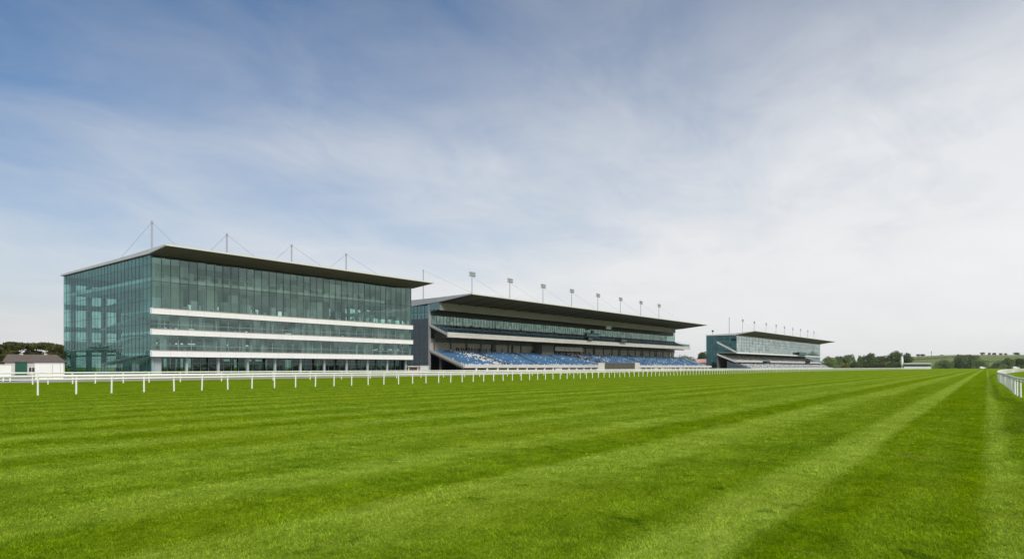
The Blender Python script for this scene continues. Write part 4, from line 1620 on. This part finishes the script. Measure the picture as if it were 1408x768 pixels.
# right of the far stand
R_ = [
    ('bush', 'low broad dark bush at the right foot of the distant grandstand', 1140, 600, 493, 32, 'bush', 'fol', 0),
    ('tree', 'small pale rounded tree behind the low bush by the distant grandstand', 1141, 680, 489, 22, 'round', 'foll', 1),
    ('tree', 'mid-sized rounded tree left of the tall dark one behind the rail', 1154, 700, 487.5, 18, 'round', 'foll', 2),
    ('tree', 'dark rounded tree above the small yellow bush', 1167, 660, 485, 17, 'round', 'fol', 0),
    ('tree', 'narrow low tree in the row between two taller dark trees', 1183, 690, 488, 14, 'round', 'foll', 1),
    ('tree', 'tall dark tree in the middle of the row left of the marker', 1197, 670, 483, 21, 'round', 'fol', 2),
    ('tree', 'wide low tree between the middle dark tree and the largest one', 1212, 700, 487, 18, 'round', 'foll', 0),
    ('tree', 'largest round dark tree right behind the white marker', 1230, 650, 481.0, 25, 'round', 'fol', 1),
    ('tree', 'dark domed tree over the left end of the white shelter', 1247.5, 660, 482.8, 15, 'round', 'fol', 2),
    ('bush', 'yellow tinged bush in front of the dark tree row', 1163.5, 590, 497.5, 9, 'bush', 'foly', 0),
    ('bush', 'dark rounded bush right of the yellow bush', 1175, 600, 494, 16, 'bush', 'fol', 1),
    ('bush', 'broad dark bush below the tall tree in the middle of the row', 1193, 610, 493, 22, 'bush', 'fol', 2),
    ('bush', 'pale sprawling bush before the largest dark tree', 1214, 590, 496, 27, 'bush', 'foll', 0),
    ('bush', 'dark bush at the foot of the white marker', 1234, 620, 495, 20, 'bush', 'fol', 0),
    ('tree', 'low spreading dark tree standing alone right of the white shelter', 1300, 760, 492.5, 25, 'bush', 'fol', 1),
    ('tree', 'tall dark tree at the left of the clump on the hill foot', 1322, 800, 485, 17, 'round', 'fol', 0),
    ('tree', 'broad dark tree at the right of the clump on the hill foot', 1334, 830, 486.5, 24, 'round', 'fol', 1),
    ('tree', 'lower dark tree in front of the clump on the hill foot', 1320, 770, 492, 22, 'bush', 'fol', 2),
    ('tree', 'dark bushy tree above the white van by the hedge', 1347, 750, 490.5, 20, 'bush', 'fol', 0),
    ('tree', 'wide dark tree above the curved rail at the right edge', 1386, 700, 490, 18, 'round', 'fol', 2),
    ('tree', 'dark bushy tree cut by the right edge', 1404, 710, 491, 22, 'round', 'fol', 0),
    ('tree', 'small dark tree beyond the right edge clump', 1371, 800, 496, 12, 'bush', 'fol', 1),
]
for (nm, lab, px, z, ty, w, kind, mt, s) in R_:
    tree(nm, lab, nm, px, z, ty, w, kind, mt, s, 'trees beyond the far end of the track')
# skyline trees on the hill
for i, (px, ty, w, lab) in enumerate((
        (1262.5, 487, 7, 'tiny tree at the left end of the skyline pair'), (1269, 487, 9, 'tiny tree at the right of the skyline pair'), (1295, 488, 6, 'single tiny tree on the skyline left of the dark clump'),
        (1351, 484.6, 8, 'first tiny skyline tree right of the dark clump'), (1360, 485.2, 6, 'second tiny skyline tree right of the dark clump'), (1367, 485, 7, 'third tiny skyline tree right of the dark clump'), (1376, 485.6, 6, 'fourth tiny skyline tree right of the dark clump'),
        (1383, 485.8, 6, 'fifth tiny skyline tree right of the dark clump'), (1397.5, 484.6, 12, 'wide tiny skyline tree near the right edge'))):
    b0 = hill_h(px, 1900) - 1
    tree('tree', lab, 'tree', px, 1900, ty - 0.9, w * .8, 'round', 'fol', i % 3, 'skyline trees on the hill', b0)


# field hedges on the hill and at its foot
def hedge_row(label, p0, p1, h, wd, seed, mt='fol', seg=26):
    (px0, z0), (px1, z1) = p0, p1
    rg = random.Random(seed)
    lob = []
    for k in range(seg):
        t = (k + rg.random()) / seg
        px, z = px0 + (px1 - px0) * t, z0 + (z1 - z0) * t
        x, y = W(px, z)
        hh = h * rg.uniform(.6, 1.25)
        lob.append((x, y, hill_h(px, z) + hh * .45, (wd * 1.2), (wd * 1.2), hh * .55))
    o = link('hedge', crown_mesh('hedge', lob, 4200, max(.7, h * .26), M[mt], seed))
    tag(o, label, 'hedge')


hedge_row('dark hedge along the foot of the hill from the shelter to the curve', (1282, 800), (1420, 790), 3.0, 4, 1)
hedge_row('pale scrubby hedge left of the dark hedge behind the white shelter', (1240, 720), (1300, 820), 3.2, 5, 2, 'foll')
hedge_row('field hedge halfway up the hill at the right', (1300, 1330), (1430, 1380), 4.0, 5, 3)
hedge_row('upper field hedge on the hill over the shelter', (1250, 1500), (1345, 1600), 4.0, 5, 4)
hedge_row('dark hedge at the ground line behind the tree row', (1120, 660), (1262, 690), 3.6, 5, 6)
hedge_row('long dark hedge far beyond the stands', (930, 640), (1010, 660), 5.0, 5, 7)


# ------------------------------------------------------------------ spectators
def skin_person(name, verts, edges, radii, root=0, mats=None, paint=None):
    me = bpy.data.meshes.new(name + '_rig')
    me.from_pydata(verts, edges, [])
    ob = bpy.data.objects.new(name + '_rig', me)
    COL.objects.link(ob)
    md = ob.modifiers.new('Skin', 'SKIN')
    ob.modifiers.new('Sub', 'SUBSURF').levels = 1
    me.skin_vertices[0].data  # ensure the layer exists
    for i, r_ in enumerate(radii):
        me.skin_vertices[0].data[i].radius = (r_, r_)
    me.skin_vertices[0].data[root].use_root = True
    dg = bpy.context.evaluated_depsgraph_get()
    out = bpy.data.meshes.new_from_object(ob.evaluated_get(dg))
    out.name = name
    bpy.data.objects.remove(ob)
    out.materials.clear()
    for mm in mats:
        out.materials.append(mm)
    for p in out.polygons:
        p.material_index = paint(p.center)
        p.use_smooth = True
    return out


def person_mesh(pose, top):
    if pose == 'stand':
        V = [(0, 0, .95), (0, 0, 1.2), (0, 0, 1.42), (0, .0, 1.53), (0, -.02, 1.62), (0, -.02, 1.72),
             (.1, 0, .9), (.11, -.02, .5), (.11, .02, .08), (.11, -.14, .04), (-.1, 0, .9), (-.11, -.02, .5), (-.11, .02, .08), (-.11, -.14, .04),
             (.19, 0, 1.4), (.25, .02, 1.12), (.22, -.1, .88), (-.19, 0, 1.4), (-.25, .02, 1.12), (-.22, -.1, .88)]
        hip = .93
    else:
        V = [(0, 0, .5), (0, .02, .75), (0, .0, .97), (0, -.01, 1.08), (0, -.03, 1.17), (0, -.03, 1.27),
             (.1, -.05, .5), (.13, -.42, .52), (.13, -.42, .1), (.13, -.55, .05), (-.1, -.05, .5), (-.13, -.42, .52), (-.13, -.42, .1), (-.13, -.55, .05),
             (.19, 0, .95), (.24, -.08, .70), (.14, -.32, .60), (-.19, 0, .95), (-.24, -.08, .70), (-.14, -.32, .60)]
        hip = .56
    E = [(0, 1), (1, 2), (2, 3), (3, 4), (4, 5), (0, 6), (6, 7), (7, 8), (8, 9), (0, 10), (10, 11), (11, 12), (12, 13), (2, 14), (14, 15), (15, 16), (2, 17), (17, 18), (18, 19)]
    Rr = [.15, .15, .15, .06, .10, .09, .10, .07, .05, .04, .10, .07, .05, .04, .075, .055, .04, .075, .055, .04]
    neck = V[3][2]

    def paint(c):
        if c.z > neck + .01:
            return 2
        if c.z < hip and not (abs(c.x) > .19):
            return 1
        if abs(c.x) > .1 and c.z < V[16][2] + .05 and c.z > hip - .12:
            return 2 if c.z < V[16][2] + .02 else 0
        return 0
    return skin_person('person_' + pose, V, E, Rr, 0, [top, M['trouser'], M['skin']], paint)


PERS = {(p, c): person_mesh(p, M[c]) for p in ('stand', 'sit') for c in ('clothd', 'clothw', 'clothr')}


def person(pose, c, x, y, z, label, group, rot=None):
    o = link('person', PERS[(pose, c)])
    o.location = (x, y, z)
    o.rotation_euler = (0, 0, random.gauss(0, .35) if rot is None else rot)
    s = random.uniform(.94, 1.05)
    o.scale = (s, s, s)
    tag(o, label, 'person', group)


rr = random.Random(55)
# along the concourse at the top of the lower tier
for px in [627, 630, 634, 637, 641, 645, 649, 653, 657, 660, 664, 668, 674, 681, 690, 731, 735, 738, 742, 764, 768, 771, 774, 779, 784, 789, 797, 803, 811, 824, 838, 845, 850, 866, 880, 884, 901, 905, 909]:
    y = 148.55 + rr.uniform(-.2, .15)
    x, z = onY(px + rr.uniform(-.8, .8), y)
    person('stand', 'clothd', x, y, LZ1 - ldz, 'dark-clothed spectator standing at the top of the blue seats', 'dark spectators along the top of the blue seats')
# seated in pale clothes in the left block
seats_p = [c for c in cand if 146 < c[0] < 176 and abs((c[0] - 158.5) - (15 - round((c[1] - LY0 - .45) / ldy)) * .55 + 2) < 3.4]
rr.shuffle(seats_p)
for c in seats_p[:34]:
    person('sit', 'clothw', c[0], c[1] - .02, c[2] - .06, 'pale-clothed spectator seated in the left block of blue seats', 'pale spectators in the left block of seats')
for c in seats_p[34:52]:
    person('sit', 'clothd', c[0], c[1] - .02, c[2] - .06, 'dark-clothed spectator seated among the pale ones in the left block', 'dark spectators in the left block of seats')
# on the raking gangway
for k in range(34):
    row = rr.randrange(1, LN - 1)
    x = 226 - (row - 9) * 1.2 + rr.uniform(-2.2, 2.2)
    y = LY0 + row * ldy + .4
    person('stand', rr.choice(('clothd', 'clothd', 'clothr')), x, y, LZ0 + row * ldz, 'spectator in dark or tan clothes standing on the dark gangway between blue seats', 'spectators on the gangway')
far_s = [c for c in cand if 235 < c[0] < 332]
rr.shuffle(far_s)
for c in far_s[:40]:
    person('sit', rr.choice(('clothd', 'clothw', 'clothd')), c[0], c[1] - .02, c[2] - .06, 'spectator seated in the right half of the blue seats', 'spectators in the right half of the seats')

# ------------------------------------------------------------------ the air between here and the hills
m, t, out = new_mat('haze')
pv = t.node('ShaderNodeVolumePrincipled')
pv.inputs['Color'].default_value = (0.95, 0.97, 1.0, 1)
pv.inputs['Density'].default_value = HAZE
pv.inputs['Anisotropy'].default_value = 0.2
t.put(out.inputs['Volume'], pv.outputs[0])
hb = MB()
hb.box(-2600, 5100, -2600, 5100, -1.5, 75)
tag(hb.build('haze', m), 'pale thin haze that softens the far trees and hills', 'haze', kind='stuff')

for k in range(46):
    row = rr.randrange(4, UN - 1)
    px = rr.uniform(608, 920)
    y = UY0 + row * udy + .4
    x, z = onY(px, y)
    person('sit' if rr.random() < .6 else 'stand', 'clothd', x, y, UZ0 + row * udz, 'dark-clothed spectator on the shaded upper tier above the pale balcony front', 'spectators on the upper tier')

# ------------------------------------------------------------------ light, sky, camera
EXPO = 1.0
K = 2 ** -EXPO
w = bpy.data.worlds.new('World')
SC.world = w
w.use_nodes = True
w.node_tree.nodes.clear()
t = NT(w.node_tree)
out = t.node('ShaderNodeOutputWorld')
SUN_EL = 37.0
# direction TO the sun in world axes: behind the camera, to the right of it
sun_h = Vector((-0.55, -0.83, 0)).normalized()
sun_dir = Vector((sun_h.x * math.cos(R(SUN_EL)), sun_h.y * math.cos(R(SUN_EL)), math.sin(R(SUN_EL))))
sky = t.node('ShaderNodeTexSky', sky_type='NISHITA')
sky.sun_disc = False
sky.sun_elevation = R(SUN_EL)
sky.sun_rotation = math.atan2(sun_dir.x, sun_dir.y)
sky.air_density = 1.0
sky.dust_density = 0.8
sky.ozone_density = 1.5
bg = t.node('ShaderNodeBackground')
bg.inputs[1].default_value = 0.10
D = t.node('ShaderNodeTexCoord').outputs['Generated']
sep = t.node('ShaderNodeSeparateXYZ')
t.put(sep.inputs[0], D)
el = sep.outputs[2]
right = t.dot(D, (SF, -CF, 0))
# thin streaked cloud sheet overhead, seen in perspective
den = t.math('ADD', t.math('MAXIMUM', el, 0.0), 0.16)
cx = t.math('DIVIDE', sep.outputs[0], den)
cy = t.math('DIVIDE', sep.outputs[1], den)
cv = t.node('ShaderNodeCombineXYZ')
t.put(cv.inputs[0], cx)
t.put(cv.inputs[1], cy)
mp = t.node('ShaderNodeMapping')
mp.inputs['Rotation'].default_value = (0, 0, R(-12))
mp.inputs['Scale'].default_value = (0.85, 1.15, 1)
mp.inputs['Location'].default_value = (1.7, 0.4, 0)
t.put(mp.inputs[0], cv.outputs[0])
n1 = t.noise(mp.outputs[0], 0.75, 6, 0.52, 0.35)
n2 = t.noise(mp.outputs[0], 2.6, 5, 0.6, 0.6)
n = t.math('ADD', t.math('MULTIPLY', n1, 0.66), t.math('MULTIPLY', n2, 0.34))
nn = t.rng(n, 0.33, 0.67, -0.5, 0.5)
cover = t.math('ADD', t.rng(el, 0.06, 0.47, 0.99, 0.36), t.math('MULTIPLY', right, t.rng(el, 0.05, 0.33, 0.08, 0.68)))
fac = t.math('ADD', cover, t.math('MULTIPLY', nn, t.rng(el, 0.0, 0.3, 0.10, 0.54)))
fac = t.math('MINIMUM', t.math('MAXIMUM', fac, 0.0), 0.97)
cc_el = t.ramp(t.rng(el, 0.0, 0.6), [(0.0, (0.81, 0.81, 0.808)), (0.25, (0.80, 0.803, 0.808)), (0.5, (0.72, 0.735, 0.76)), (0.75, (0.56, 0.582, 0.62)), (1.0, (0.46, 0.48, 0.52))])
shade = t.math('ADD', 1.0, t.math('ADD', t.math('MULTIPLY', right, t.rng(el, 0.0, 0.4, 0.10, 0.24)), t.math('MULTIPLY', nn, 0.10)))
cs = t.node('ShaderNodeVectorMath', operation='SCALE')
t.put(cs.inputs[0], cc_el)
t.put(cs.inputs['Scale'], t.math('MULTIPLY', shade, K * 10.0))
sk = t.node('ShaderNodeVectorMath', operation='MULTIPLY')
t.put(sk.inputs[0], sky.outputs[0])
sk.inputs[1].default_value = (0.41 * K * 1.57, 0.57 * K * 1.57, 0.69 * K * 1.57)
col = t.mix(fac, sk.outputs[0], cs.outputs[0])
t.put(bg.inputs[0], col)
t.put(out.inputs[0], bg.outputs[0])

ld = bpy.data.lights.new('sun', 'SUN')
ld.energy = 1.5
ld.angle = R(20)
ld.color = (1.0, 0.965, 0.90)
lo = bpy.data.objects.new('sun', ld)
COL.objects.link(lo)
lo.rotation_euler = sun_dir.to_track_quat('Z', 'Y').to_euler()
lo.location = (0, -50, 80)

cd = bpy.data.cameras.new('camera')
cd.sensor_width = 36.0
cd.lens = 36.0 * F / 1408.0
cd.shift_y = (HY - 384.0) / 1408.0
cd.clip_end = 9000
cam = bpy.data.objects.new('camera', cd)
COL.objects.link(cam)
cam.location = (0, 0, CAMH)
fwd = Vector((CF, SF, 0))
cam.rotation_euler = fwd.to_track_quat('-Z', 'Y').to_euler()
SC.camera = cam

SC.view_settings.view_transform = 'Standard'
SC.view_settings.look = 'None'
SC.view_settings.gamma = 1
SC.view_settings.exposure = EXPO
SC.view_settings.use_curve_mapping = False
SC.render.engine = 'CYCLES'
cy_ = SC.cycles
cy_.max_bounces = 10
cy_.diffuse_bounces = 4
cy_.glossy_bounces = 4
cy_.transparent_max_bounces = 24
cy_.transmission_bounces = 6
cy_.caustics_reflective = False
cy_.caustics_refractive = False
cy_.use_denoising = True
cy_.denoising_input_passes = 'RGB_ALBEDO_NORMAL'
cy_.denoising_prefilter = 'ACCURATE'
cy_.use_adaptive_sampling = True
